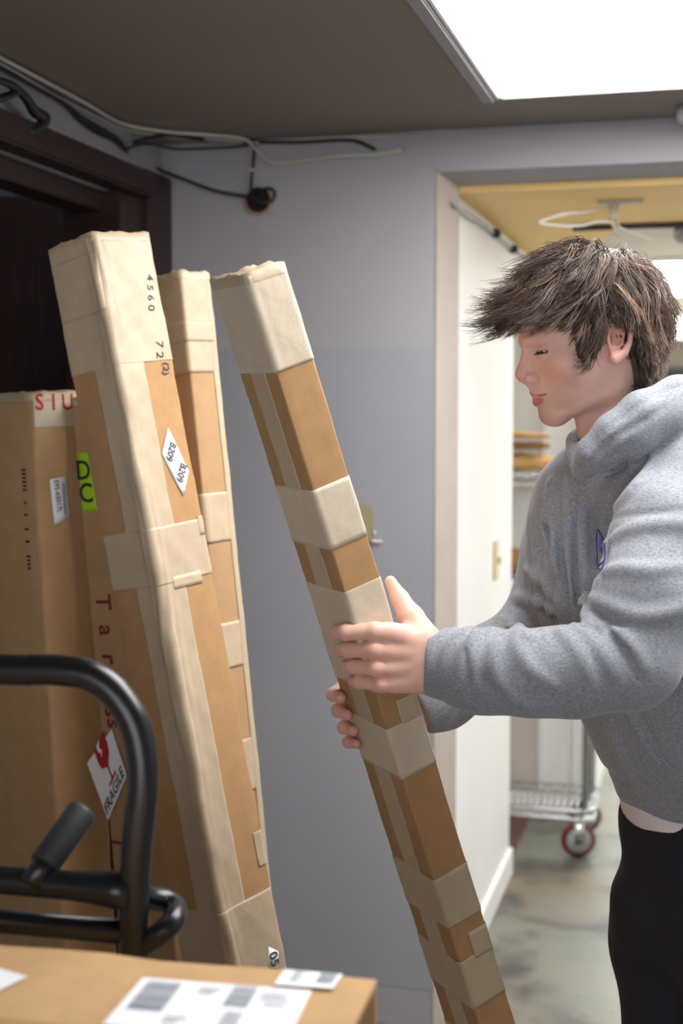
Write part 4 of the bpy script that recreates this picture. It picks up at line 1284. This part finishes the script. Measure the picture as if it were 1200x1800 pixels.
# far (right) hand: palm behind the box, finger ends come round the left edge
def ff(left, tip, r, dh):
    s0, t0 = hn.st(*left, 'l')
    def loc(s_, t, off_l, back):      # point by the back left edge
        return hn.O + hn.el * s_ + hn.k * t - hn.er * off_l
    s1, t1 = hn.st(*tip, 'l')
    tipP = hn.O + hn.el * (-s1) + hn.k * t1 - hn.er * .0085
    edge = hn.O + hn.el * (hn.a + .006) + hn.k * t0 - hn.er * .010
    back = hn.O + hn.el * (hn.a + .014) + hn.k * (t0 + .004) + hn.er * .028
    knu = hn.O + hn.el * (hn.a + .020) + hn.k * (t0 + .006) + hn.er * .075
    return np.array([knu, back, edge, tipP]), np.array([r * 1.2, r * 1.1, r, r * .86])
FF = [ff((587, 1212), (607, 1222), .0100, 0), ff((596, 1240), (618, 1252), .0100, 0), ff((606, 1270), (629, 1280), .0096, 0), ff((617, 1297), (634, 1303), .0088, 0)]
fwr = U(742, 1243, 2.055)
def farhand(P):
    d = None
    for (p, r) in FF:
        e = schain(P, p, r, .004)
        d = e if d is None else smin(d, e, .0028)
    for i, (p, r) in enumerate(FF):
        d = smin(d, cone(P, p[0], fwr + VZ * (.012 - .008 * i), .014, .022), .010)
    d = smin(d, cone(P, fwr, fwr + VR * .06 + VF * .02 + VZ * .03, .026, .027), .012)
    tb_ = [fwr - VR * .005, hn.O + hn.el * (hn.a * .6) + hn.k * (hn.st(690, 1215)[1]) + hn.er * (hn.b + .018), hn.O + hn.el * (hn.a * .55) + hn.k * (hn.st(690, 1180)[1]) + hn.er * (hn.b + .012)]
    d = smin(d, schain(P, tb_, [.016, .0125, .009], .006), .010)
    return d
fv, fq_ = hand_surface(farhand, [p for p, _ in FF] + [np.array([fwr, fwr + VR * .06 + VZ * .03])], .0016)
def hand_col(V, fingers):
    S = lambda *c: np.array(srgb(*c)[:3])
    col = np.tile(S(230, 182, 164), (len(V), 1))
    for (p, r) in fingers:
        for c_, rad, k in ((p[1], .011, .5), (p[3], .012, .55), (p[2], .010, .3), (p[0], .014, .35)):
            w_ = (k * np.exp(-(np.linalg.norm(V - c_, axis=1) / rad) ** 2))[:, None]
            col = col * (1 - w_) + S(214, 132, 116) * w_
    return col
ncol = hand_col(nv, NF); fcol = hand_col(fv, FF)

# ---------------------------------------------------------------- torso, arms, legs under the clothes
PHI = math.radians(38)
PF = -VR * math.cos(PHI) - VF * math.sin(PHI)
PL = VR * math.sin(PHI) - VF * math.cos(PHI)
def AX(px, z, h=2.05):
    d = U(px, 900, h); return np.array([d[0], d[1], z])
TT = [(1.575, 1094, .060, .068), (1.545, 1104, .082, .105), (1.515, 1116, .104, .150), (1.48, 1128, .119, .186), (1.44, 1138, .130, .204), (1.38, 1146, .139, .208), (1.30, 1156, .143, .207),
      (1.22, 1186, .143, .205), (1.15, 1232, .141, .203), (1.08, 1268, .139, .200), (1.03, 1294, .133, .194), (1.00, 1300, .127, .188)]
TZ = np.array([t[0] for t in TT]); TC = np.array([AX(t[1], t[0]) for t in TT]); TA = np.array([t[2] for t in TT]); TB = np.array([t[3] for t in TT])
_z2 = np.linspace(1.60, .96, 129)
def _res(arr):
    a = np.array([np.interp(-z, -TZ, arr) for z in _z2]); k = np.hanning(11); k /= k.sum()
    return np.convolve(np.pad(a, 5, mode='edge'), k, 'valid')
_cx, _cy, _a, _b = _res(TC[:, 0]), _res(TC[:, 1]), _res(TA), _res(TB)
def torso(P, grow=0.0, zlo=1.0, zhi=1.58):
    z = P[:, 2]
    i = lambda arr: np.interp(-z, -_z2, arr)
    qx = P[:, 0] - i(_cx); qy = P[:, 1] - i(_cy)
    u = qx * PF[0] + qy * PF[1]; v = qx * PL[0] + qy * PL[1]
    a, b = i(_a) + grow, i(_b) + grow
    k = ((np.abs(u) / a) ** 2.3 + (np.abs(v) / b) ** 2.3) ** (1 / 2.3)
    d = (k - 1) * np.minimum(a, b) * .9
    return smax(d, np.maximum(z - zhi, zlo - z), .02)
NA = np.array([U(1250, 862, 1.915), U(1182, 940, 1.875), U(1143, 1050, 1.825), U(1108, 1160, 1.80), U(1010, 1180, 1.80), U(930, 1184, 1.812), U(850, 1181, 1.838), U(815, 1174, 1.855), U(752, 1171, 1.884)])
NR = [.086, .079, .073, .062, .0560, .0535, .0515, .0455, .0405]
FA = np.array([U(1030, 880, 2.22), U(1003, 960, 2.22), U(958, 1105, 2.18), U(860, 1172, 2.12), U(775, 1224, 2.06), U(735, 1243, 2.05)])
FR = [.080, .074, .066, .058, .047, .042]
LG = {'near': (np.array([U(1352, 1455, 1.98), U(1322, 1640, 1.97), U(1330, 1830, 1.97), U(1330, 1960, 1.97)]), [.122, .114, .100, .090]),
      'far': (np.array([U(1236, 1455, 2.13), U(1203, 1625, 2.11), U(1207, 1800, 2.12), U(1208, 1940, 2.12)]), [.122, .113, .098, .090])}
for k_, (p, r) in list(LG.items()):
    an_ = np.array([p[-1][0] + .03, p[-1][1] + .03, .09])
    LG[k_] = (np.vstack([p, an_]), r + [.07])
def core(P):
    d = torso(P, -.04, .98, 1.6)
    d = smin(d, schain(P, NA, np.array(NR) - .022, .02), .03)
    d = smin(d, schain(P, FA, np.array(FR) - .022, .02), .03)
    for p, r in LG.values():
        d = smin(d, schain(P, p, np.array(r) - .03, .02), .03)
    d = smin(d, cone(P, h2w((-.03, 0, -.14)), AX(1115, 1.46), .036, .045), .02)
    return d
bv, bq = surface(core, (-.75, 1.5, .02), (.5, 2.6, 1.62), .011)
bcol = np.tile(np.array(srgb(222, 180, 166)[:3]), (len(bv), 1))
Vs, Qs, Cs, n0 = [], [], [], 0
for V_, Q_, C_ in ((hv, hq, hcol), (nv, nq, ncol), (fv, fq_, fcol), (bv, bq, bcol)):
    Vs.append(V_); Qs.append(Q_ + n0); Cs.append(C_); n0 += len(V_)
foot = AX(1290, 0.0)
person = npmesh('person', np.vstack(Vs), np.vstack(Qs), M['skin'], None, np.vstack(Cs), foot)
tag(person, 'young man in a grey hooded sweatshirt and dark trousers holding a long taped box', 'person')

# eyes
for s_ in (1, -1):
    c_ = h2w((.0735, .0325 * s_, -.0215))
    e_ = MB(); e_.lathe([(.0122 * math.sin(t), .0122 * math.cos(t)) for t in np.linspace(.02, math.pi - .02, 14)], c_, HF * .9 - VZ * .4, 20)
    eo = e_.build('eye', mat('eye white', srgb(214, 200, 194), .2, .02), person, True)
    d_ = unit(HF * .9 - VZ * .45 + HL * .06 * s_)
    MB().lathe([(.0058, .0108), (.0056, .0114), (.003, .0125), (.0006, .0127)], c_, d_, 18).build('iris', mat('iris', srgb(60, 46, 38), .15, .1), eo, True)

    g = MB()
    for t in np.linspace(0, 1, 15):
        a_ = np.array([.0868 + .004 * math.sin(t * 3.0) - .0055 * t, (.0225 + .021 * t) * s_, -.0268 + .0012 * t])
        g.tube([h2w(a_), h2w(a_ + [.0035, .0008 * s_, -.0020]), h2w(a_ + [.0062, (.001 + .002 * t) * s_, -.0022])], [.00035, .00028, .0001], 4)
    g.build('eyelashes', M['blackcable'], person)

# ---------------------------------------------------------------- hooded sweatshirt
HOODN = np.array([U(1022, 822, 1.935), U(1042, 795, 1.915), U(1078, 762, 1.905), U(1128, 726, 1.905), U(1190, 700, 1.925), U(1262, 698, 1.99), U(1290, 720, 2.07)])
HOODR = [.0135, .0215, .0270, .0285, .0300, .0330, .036]
HOODF = np.array([U(1022, 826, 1.945), U(1016, 800, 1.985), U(1018, 778, 2.03), U(1050, 752, 2.09), U(1120, 715, 2.13), U(1220, 700, 2.12), U(1290, 720, 2.07)])
HOODFR = [.012, .0165, .0185, .022, .026, .032, .036]
CUT1 = unit(-VR + VZ * .06 + VF * .12); CUT2 = unit(FA[-1] - FA[-2])
HOOD2 = np.array([U(1030, 822, 1.935), U(1068, 796, 1.918), U(1118, 764, 1.905), U(1178, 733, 1.912), U(1255, 722, 1.98)])
def hoodie0(P):
    d = torso(P, 0, .994, 1.56)
    d = smin(d, cone(P, U(1125, 800, 2.02), U(1255, 850, 1.925), .075, .082), .04)
    na = smax(schain(P, NA, NR, .025), (P - NA[-1]) @ CUT1 - .003, .006)
    fa = smax(schain(P, FA, FR, .025), (P - FA[-1]) @ CUT2 - .003, .006)
    d = smin(d, na, .028)
    d = smin(d, fa, .022)
    # hood lying round the neck
    hn_ = smin(schain(P, HOODN, HOODR, .012), schain(P, HOODF, HOODFR, .012), .008)
    hn_ = smin(hn_, schain(P, HOOD2, [.012, .019, .025, .027, .030], .014), .016)
    hn_ = smin(hn_, ell(P, U(1275, 745, 2.08), (.085, .075, .06)), .03)
    # neck opening
    hole = cone(P, h2w((-.012, 0, -.105)), h2w((-.040, 0, -.205)), .064, .052)
    d = smin(d, hn_, .010)
    d = smax(d, -cone(P, h2w((-.016, 0, -.095)), h2w((-.034, 0, -.165)), .0585, .040), .006)
    return d
def marchn(pts, f, t0=1.4):
    D = np.array([unit(ray(*p)) for p in pts]); t = np.full(len(D), t0)
    for _ in range(48):
        e = f(CAM + D * t[:, None])
        t = np.minimum(t + np.where(e < .0004, 0, e * .85), 2.6)
    return CAM + D * t[:, None], D
# traced folds: (pixel path, radius, kind)
FOLDS_R = [
    ([(1040, 1050), (1072, 1066), (1120, 1082), (1170, 1078), (1215, 1062)], .010, .004),
    ([(1042, 1098), (1080, 1112), (1112, 1140), (1132, 1172)], .010, .003),
    ([(1012, 1106), (1040, 1128), (1068, 1165), (1088, 1200)], .009, .003),
    ([(985, 1110), (1012, 1140), (1032, 1180), (1045, 1215)], .008, .0025),
    ([(1066, 958), (1110, 932), (1165, 922), (1215, 924)], .009, .003),
    ([(1054, 1008), (1092, 1000), (1140, 1005), (1190, 998)], .009, .0025),
    ([(872, 1135), (868, 1165), (880, 1200), (908, 1230), (960, 1246)], .009, .0035),
    ([(905, 1118), (915, 1150), (938, 1180), (975, 1205)], .008, .002),
    ([(835, 1122), (832, 1150), (836, 1185), (842, 1225)], .006, .002),
    ([(998, 850), (995, 950), (1008, 1040), (1014, 1090)], .009, .0035),
    ([(1027, 850), (1026, 950), (1030, 1060), (1036, 1100)], .010, .0035),
    ([(968, 850), (962, 900), (970, 950), (985, 1000)], .009, .003),
    ([(925, 1000), (955, 1022), (985, 1062)], .010, .003),
    ([(905, 1050), (945, 1058), (985, 1082)], .010, .003),
    ([(1085, 890), (1120, 856), (1150, 812)], .010, .0025),
    ([(1060, 905), (1085, 850), (1120, 800)], .009, .0025),
    ([(1110, 1260), (1135, 1300), (1165, 1340), (1205, 1362)], .007, .003),
    ([(1075, 1270), (1095, 1330), (1125, 1385)], .012, .002),
    ([(880, 1088), (905, 1105), (930, 1120)], .008, .003),
]
FOLDS_G = [
    ([(1064, 1102), (1085, 1128), (1104, 1160), (1122, 1196)], .0042),
    ([(1046, 1072), (1066, 1088), (1100, 1100)], .0040),
    ([(1074, 940), (1062, 978), (1050, 1016), (1042, 1040)], .0050),
    ([(983, 838), (979, 930), (996, 1010), (1014, 1080)], .0052),
    ([(1011, 862), (1011, 1000), (1018, 1095)], .0054),
    ([(1041, 872), (1038, 960), (1046, 1010)], .0050),
    ([(955, 880), (957, 920), (972, 960), (990, 1010), (1010, 1080)], .0048),
    ([(940, 962), (962, 984), (985, 1004)], .0036),
    ([(905, 1066), (945, 1074), (1000, 1098)], .0036),
    ([(1128, 1262), (1148, 1308), (1172, 1343), (1205, 1366)], .0036),
    ([(822, 1116), (817, 1150), (819, 1190), (828, 1242)], .0028),
    ([(850, 1190), (872, 1220), (905, 1246)], .0040),
    ([(1066, 915), (1076, 912), (1110, 904), (1160, 898), (1215, 896)], .0020),
    ([(1050, 836), (1085, 826), (1112, 808)], .0034),
    ([(1036, 815), (1058, 790), (1092, 762), (1128, 742), (1170, 716)], .0030),
    ([(1034, 788), (1052, 766), (1086, 738), (1130, 708), (1175, 684), (1215, 672)], .0016),
    ([(1060, 812), (1090, 796), (1112, 775)], .0026),
    ([(1020, 834), (1032, 836), (1050, 832)], .0020),
    ([(835, 1236), (800, 1238), (770, 1232)], .0012),
    ([(778, 1280), (790, 1262), (800, 1245)], .0020),
]
_RID = []; _GRO = []
_paths = [catmull(np.array(x[0], float), 3) for x in FOLDS_R + FOLDS_G]
_hit, _dir = marchn(np.vstack(_paths), hoodie0)
_o = 0
for i, x in enumerate(FOLDS_R + FOLDS_G):
    n = len(_paths[i]); q = _hit[_o:_o + n]; d = _dir[_o:_o + n]; _o += n
    if i < len(FOLDS_R):
        r, hgt = x[1], x[2]
        rad = r * (.55 + .45 * np.sin(np.linspace(0, math.pi, n)))
        _RID.append((q + d * (r - hgt * 1.6), rad))
    else:
        _GRO.append((q, 1.35 * x[1] * (.4 + .6 * np.sin(np.linspace(.05, math.pi - .05, n)))))
def hoodie(P):
    d = hoodie0(P)
    nr = np.abs(d) < .03
    Pn = P[nr]
    if len(Pn):
        dn = d[nr]; lo_, hi_ = Pn.min(0) - .04, Pn.max(0) + .04
        hit_ = lambda q: ((q.max(0) > lo_) & (q.min(0) < hi_)).all()
        for q, r in _RID:
            if hit_(q): dn = smin(dn, chain(Pn, q, r, .035), .011)
        for q, r in _GRO:
            if hit_(q): dn = smax(dn, -chain(Pn, q, r, .035), .0055)
        d[nr] = dn
    # cloth hanging in soft upright folds down the chest
    cq_ = P - AX(1135, 1.34)
    v_ = cq_ @ PL; u_ = cq_ @ PF
    mk = np.exp(-((v_ + .045) / .085) ** 4) * np.exp(-((P[:, 2] - 1.365) / .095) ** 4) * (u_ > .03)
    ph_ = v_ * 205 + 1.5 * np.sin(P[:, 2] * 9) + (P[:, 2] - 1.3) * 14
    d = d - mk * (.0040 * np.sin(ph_) + .0018 * np.sin(ph_ * .47 + 1))
    # small overall unevenness of the cloth
    d = d + .0011 * np.sin(P[:, 0] * 47 + 2 * np.sin(P[:, 2] * 21)) * np.sin(P[:, 2] * 39 + P[:, 1] * 31)
    # ribbed hem
    z = P[:, 2]
    d = d + .0035 * np.exp(-((z - 1.046) / .005) ** 2) * (np.linalg.norm(P[:, :2] - AX(1275, 1)[:2], axis=1) < .35)
    return d
def cloth_mat():
    m = bpy.data.materials.new('heather grey fleece')
    m.use_nodes = True; nt = m.node_tree; N = nt.nodes; L = nt.links
    b = N['Principled BSDF']; b.inputs['Roughness'].default_value = .92; b.inputs['Sheen Weight'].default_value = .25; b.inputs['Specular IOR Level'].default_value = .2
    tc = N.new('ShaderNodeTexCoord')
    def nz(scale, st, det):
        mp = N.new('ShaderNodeMapping'); mp.inputs['Scale'].default_value = st; L.new(tc.outputs['Object'], mp.inputs[0])
        n = N.new('ShaderNodeTexNoise'); n.inputs['Scale'].default_value = scale; n.inputs['Detail'].default_value = det; L.new(mp.outputs[0], n.inputs[0]); return n
    n1 = nz(230, (1.0, 1.0, 3.6), 5); n2 = nz(800, (1, 1, 1), 2)
    ad = N.new('ShaderNodeMath'); ad.operation = 'MULTIPLY_ADD'; ad.inputs[1].default_value = .35; L.new(n2.outputs[0], ad.inputs[0]); L.new(n1.outputs[0], ad.inputs[2])
    cr = N.new('ShaderNodeValToRGB'); cr.color_ramp.elements[0].position = .46; cr.color_ramp.elements[1].position = .88
    cr.color_ramp.elements[0].color = srgb(110, 113, 120); cr.color_ramp.elements[1].color = srgb(158, 161, 168)
    L.new(ad.outputs[0], cr.inputs[0]); L.new(cr.outputs[0], b.inputs['Base Color'])
    bp = N.new('ShaderNodeBump'); bp.inputs['Strength'].default_value = .25; bp.inputs['Distance'].default_value = .001
    L.new(n2.outputs[0], bp.inputs['Height']); L.new(bp.outputs[0], b.inputs['Normal'])
    return m
M['fleece'] = cloth_mat()
allp = np.vstack([NA, FA, TC, HOODN, HOODF])
ov, oq = surface(hoodie, np.minimum(allp.min(0) - .12, 9) * [1, 1, 0] + [0, 0, .97], allp.max(0) + [.26, .22, .10], .0042)
hd = npmesh('hooded_sweatshirt', ov, oq, M['fleece'], person)
tag(hd, 'heather grey hooded sweatshirt')
# printed emblem on the chest
g = MB()
for pts in ([(1050, 930), (1058, 944), (1062, 962), (1062, 984), (1057, 1000)], [(1049, 932), (1048, 950), (1050, 972), (1049, 990), (1054, 992), (1060, 986)], [(1055, 1002), (1050, 996), (1056, 990)], [(1053, 950), (1058, 962), (1054, 970)]):
    q, d_ = marchn(catmull(np.array(pts, float), 3), hoodie); q = q - d_ * .0008
    g.tube(q, .0011, 6)
g.build('chest_emblem', mat('dark blue print', srgb(52, 58, 120), .7, .05), hd)
g = MB()
q, d_ = marchn(catmull(np.array([(1052, 938), (1055, 948), (1056, 960), (1056, 970)], float), 3), hoodie); q = q - d_ * .0007
g.tube(q, [.0015, .004, .0042, .0015], 6)
g.build('chest_emblem', mat('violet print', srgb(98, 100, 168), .7, .1), hd)

# ---------------------------------------------------------------- T-shirt, trousers, shoes
def tee(P):
    d = torso(P, -.002, .966, 1.035)
    return d + .0015 * np.sin(P[:, 0] * 60) * np.sin(P[:, 2] * 50)
c0 = AX(1300, 1.0)
tv, tq = surface(tee, c0 - [.26, .26, .075], c0 + [.26, .26, .12], .006)
npmesh('t_shirt', tv, tq, mat('white cotton', srgb(222, 214, 216), .8, .03), person)
def pants(P):
    d = torso(P, -.016, .93, 1.03)
    d = smin(d, cone(P, AX(1285, .93), AX(1285, .86), .13, .13), .03)
    for p, r in LG.values():
        d = smin(d, schain(P, p, r, .03), .025)
    z = P[:, 2]
    # cargo pocket on the far thigh and loose folds
    d = smin(d, ell(P, U(1180, 1610, 2.07), (.095, .085, .085)), .02)
    d = d + .005 * np.sin(z * 38 + P[:, 0] * 30) * np.sin(P[:, 0] * 38 + P[:, 1] * 25 + z * 12)
    return smax(d, .05 - z, .01)
allq = np.vstack([p for p, r in LG.values()])
pv, pq = surface(pants, np.array([allq[:, 0].min() - .16, allq[:, 1].min() - .18, .03]), np.array([allq[:, 0].max() + .2, allq[:, 1].max() + .2, 1.07]), .008)
npmesh('trousers', pv, pq, mat('black twill', srgb(22, 24, 35), .8, .15, 60, .2, 500), person)
for k_, (p, r) in LG.items():
    a = p[-1]
    def shoe(P, a=a):
        t = np.array([a[0], a[1], .035])
        d = cone(P, t + PF * -.05, t + PF * .13, .045, .038)
        d = smin(d, cone(P, t + VZ * .05, t + PF * .02 + VZ * .03, .05, .045), .03)
        return smax(d, .002 - P[:, 2], .006)
    sv, sq = surface(shoe, np.array([a[0] - .25, a[1] - .25, -.01]), np.array([a[0] + .25, a[1] + .25, .16]), .008)
    npmesh('shoe', sv, sq, M['rubber'], person)
# ---------------------------------------------------------------- hair
def hair_mat():
    m = bpy.data.materials.new('brown hair'); m.use_nodes = True; nt = m.node_tree
    b = nt.nodes['Principled BSDF']; a = nt.nodes.new('ShaderNodeVertexColor'); a.layer_name = 'col'
    nt.links.new(a.outputs[0], b.inputs['Base Color'])
    b.inputs['Roughness'].default_value = .42; b.inputs['Specular IOR Level'].default_value = .45
    b.inputs['Sheen Weight'].default_value = .1
    return m
M['hair'] = hair_mat()
RNG = np.random.default_rng(7)
def scalp(q):
    d = loft(q)
    return smin(d, ell(q, (.002, 0, .030), (.090, .0745, .0815)), .012)
def grad(f, q, e=.001):
    g = np.stack([f(q + np.eye(3)[i] * e) - f(q - np.eye(3)[i] * e) for i in range(3)], 1)
    return g / (np.linalg.norm(g, axis=1)[:, None] + 1e-9)
def hairy(q):
    """1 inside the hair line"""
    x, z = q[:, 0], q[:, 2]; y = np.abs(q[:, 1])
    line = np.interp(x, [-.10, -.05, -.036, -.012, .006, .014, .044, .052, .059, .067, .085, .11],
                        [-.088, -.088, -.055, .012, .010, -.046, -.046, -.006, .020, .046, .056, .060])
    return z > line
# cap under the strands
def cap(P):
    q = w2h(P)
    d = scalp(q) - .009
    x, z = q[:, 0], q[:, 2]
    line = np.interp(x, [-.12, -.05, -.036, -.012, .006, .014, .042, .050, .058, .067, .085, .12], [-.082, -.082, -.045, .018, .016, -.036, -.036, .002, .028, .050, .058, .062])
    d = d + .0015 * np.sin(q[:, 0] * 240 + q[:, 1] * 90) * np.sin(q[:, 1] * 200 + q[:, 2] * 160)
    return smax(d, (line - z) * .7, .006)
cv, cq = surface(cap, HO - .15, HO + .15, .0026)
hairobj = npmesh('hair', cv, cq, M['hair'], person, np.tile(np.array(srgb(52, 38, 31)[:3]), (len(cv), 1)))
tag(hairobj, 'tousled brown hair')
# guide clumps
def roots(n):
    out = []
    while len(out) < n:
        d = RNG.normal(size=(4000, 3)); d /= np.linalg.norm(d, axis=1)[:, None]
        q = np.array([-.005, 0, .02]) + d * .06
        for _ in range(14):
            q = q + d * (-scalp(q))[:, None] * .8
        ok = hairy(q)
        out += list(q[ok])
    return np.array(out[:n])
NG = 900
G0 = roots(NG)
WH = np.array([-.022, .0, .112])
def flow(q, kind):
    """preferred direction of the hair at q"""
    n = grad(scalp, q)
    r = q - WH
    r = r - (r * n).sum(1)[:, None] * n
    r /= np.linalg.norm(r, axis=1)[:, None] + 1e-6
    x = q[:, 0]
    fw = np.clip((x - .0) / .05, 0, 1)[:, None]
    bk = np.clip((-.02 - x) / .05, 0, 1)[:, None]
    side = np.clip((np.abs(q[:, 1]) - .045) / .02, 0, 1)[:, None] * (1 - fw) * (1 - bk)
    sw_ = .9 * np.sin(q[:, 0] * 70 + q[:, 1] * 40 + 1.3) * np.sin(q[:, 2] * 60 - q[:, 1] * 55 + .4)
    r = r * np.cos(sw_)[:, None] + np.cross(n, r) * np.sin(sw_)[:, None]
    v = r + fw * np.array([.95, 0, -.22]) + side * np.array([-.40, 0, -.8]) + bk * np.array([-.05, 0, -.8])
    return v / (np.linalg.norm(v, axis=1)[:, None] + 1e-9), n
def grow(q0, length, lay, curl, jit, nseg=10):
    q = q0.copy(); N_ = len(q)
    v, n = flow(q, 0)
    nearw = np.clip(np.linalg.norm(q0 - WH, axis=1) / .05, .15, 1)[:, None]
    d = v * .9 + n * (.45 + .3 * lay[:, None] / .02) * nearw + jit * .40 * nearw
    d /= np.linalg.norm(d, axis=1)[:, None]
    path = [q.copy()]
    for s_ in range(nseg):
        f = (s_ + 1) / nseg
        v, n = flow(q, 0)
        front = np.clip((q0[:, 0] - .02) / .04, 0, 1)[:, None]
        d = d * .62 + v * .40 + jit * .10 + np.array([0, 0, -1.]) * (.10 + .10 * front)
        # tips flick outwards
        d = d + n * (curl[:, None] * max(0, f - .55) * 1.5)
        d = d + front * np.array([.75, 0, .45]) * max(0, f - .50) * 1.7
        d /= np.linalg.norm(d, axis=1)[:, None] + 1e-9
        q = q + d * (length / nseg)[:, None]
        off = (.008 + lay) * min(1, f * 2.2 + .25)
        dist = scalp(q)
        n = grad(scalp, q)
        push = np.maximum(0, off - dist)
        q = q + n * push[:, None]
        # keep close on the sides and back
        far_ = np.maximum(0, dist - (.016 + lay * 1.5))[:, None] * (1 - front) * (1 - max(0, f - .7) * 1.5)
        q = q - n * far_ * .6
        path.append(q.copy())
    return np.stack(path, 1)
x0 = G0[:, 0]; z0 = G0[:, 2]
length = np.where(x0 > .045, RNG.uniform(.075, .118, NG), RNG.uniform(.055, .095, NG))
length = np.where((z0 < .03) & (x0 <= .045), RNG.uniform(.028, .055, NG), length)
length = np.where((z0 < -.03), RNG.uniform(.018, .032, NG), length)
length = np.where((x0 < .045) & (x0 > -.035) & (z0 < .045) & (z0 > -.02), RNG.uniform(.030, .048, NG), length)
lay = RNG.uniform(.0, .014, NG) + np.where(z0 > .05, .006, 0)
lay = np.where(x0 < -.05, lay * .6, lay)
jit = RNG.normal(size=(NG, 3)) * .8
guides = grow(G0, length, lay, RNG.uniform(-.1, .35, NG), jit)
PER = 12
S_ = np.repeat(guides, PER, 0)
NS = len(S_)
spread = RNG.normal(size=(NS, 1, 3)) * .0042
tpar = np.linspace(0, 1, S_.shape[1])[None, :, None]
amp_ = (1 - .72 * tpar ** 1.3)
S_ = S_ + spread * amp_ + RNG.normal(size=(NS, 1, 3)) * .0035 * tpar ** 2
ph = RNG.uniform(0, 6.28, (NS, 1, 1)); ax_ = RNG.normal(size=(NS, 1, 3))
S_ = S_ + ax_ * .0011 * np.sin(tpar * 7 + ph) * tpar
# wavy clumps
gph = np.repeat(RNG.uniform(0, 6.28, (NG, 1, 1)), PER, 0); gax = np.repeat(RNG.normal(size=(NG, 1, 3)), PER, 0); gfr = np.repeat(RNG.uniform(3, 7, (NG, 1, 1)), PER, 0)
S_ = S_ + gax * .0030 * (np.sin(tpar * gfr + gph) - np.sin(gph)) * np.minimum(1, tpar * 2)
# nothing hangs over the ear: shorten the strands that would
zone = (S_[..., 0] < .012) & (S_[..., 0] > -.033) & (np.abs(S_[..., 1]) > .055) & (S_[..., 2] < .016 - (S_[..., 0] - .012) * -.45) & (S_[..., 2] > -.06)
zone |= (S_[..., 0] > .058) & (S_[..., 2] < .004 - .25 * np.maximum(S_[..., 0] - .10, 0)) & (tpar[..., 0] > .1)
zone |= (S_[..., 0] > .040) & (S_[..., 2] < -.030)
first = np.where(zone.any(1), zone.argmax(1), S_.shape[1] - 1)
tt_ = np.linspace(0, 1, S_.shape[1])[None] * np.maximum(first, 1)[:, None]
i0 = np.clip(np.floor(tt_).astype(int), 0, S_.shape[1] - 2); fr_t = (tt_ - i0)[..., None]
rows = np.arange(NS)[:, None]
S_ = S_[rows, i0] * (1 - fr_t) + S_[rows, i0 + 1] * fr_t
P = h2w(S_.reshape(-1, 3)).reshape(S_.shape)
m_ = S_.shape[1]
T_ = np.gradient(P, axis=1); T_ /= np.linalg.norm(T_, axis=2)[..., None] + 1e-12
vw = P - CAM; vw /= np.linalg.norm(vw, axis=2)[..., None]
u_ = np.cross(T_, vw); u_ /= np.linalg.norm(u_, axis=2)[..., None] + 1e-9
b_ = np.cross(T_, u_)
rad = (RNG.uniform(.00042, .00085, (NS, 1)) * (1 - .8 * np.linspace(0, 1, m_)[None] ** 2))[..., None]
ringv = np.stack([P + rad * (math.cos(a) * u_ + math.sin(a) * b_) for a in (0, 2.094, 4.189)], 2)
V = ringv.reshape(-1, 3)
i_ = np.arange(NS)[:, None, None] * m_ * 3; j_ = np.arange(m_ - 1)[None, :, None] * 3; k_ = np.arange(3)[None, None]
k2 = (k_ + 1) % 3
Q = np.stack([i_ + j_ + k_, i_ + j_ + k2, i_ + j_ + 3 + k2, i_ + j_ + 3 + k_], -1).reshape(-1, 4)
tone = np.repeat(RNG.random(NG), PER) * .7 + RNG.random(NS) * .3
ca = np.array(srgb(46, 33, 27)[:3]); cb = np.array(srgb(86, 63, 51)[:3]); cc = np.array(srgb(150, 113, 84)[:3])
tc_ = np.where(tone[:, None] < .7, ca + (cb - ca) * (tone[:, None] / .7), cb + (cc - cb) * (np.maximum(tone[:, None] - .7, 0) / .3) ** 1.3)
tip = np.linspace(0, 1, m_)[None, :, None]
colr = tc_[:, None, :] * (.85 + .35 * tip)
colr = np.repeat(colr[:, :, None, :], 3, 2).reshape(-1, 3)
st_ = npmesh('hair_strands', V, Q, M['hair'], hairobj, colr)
tag(st_, kind='stuff')
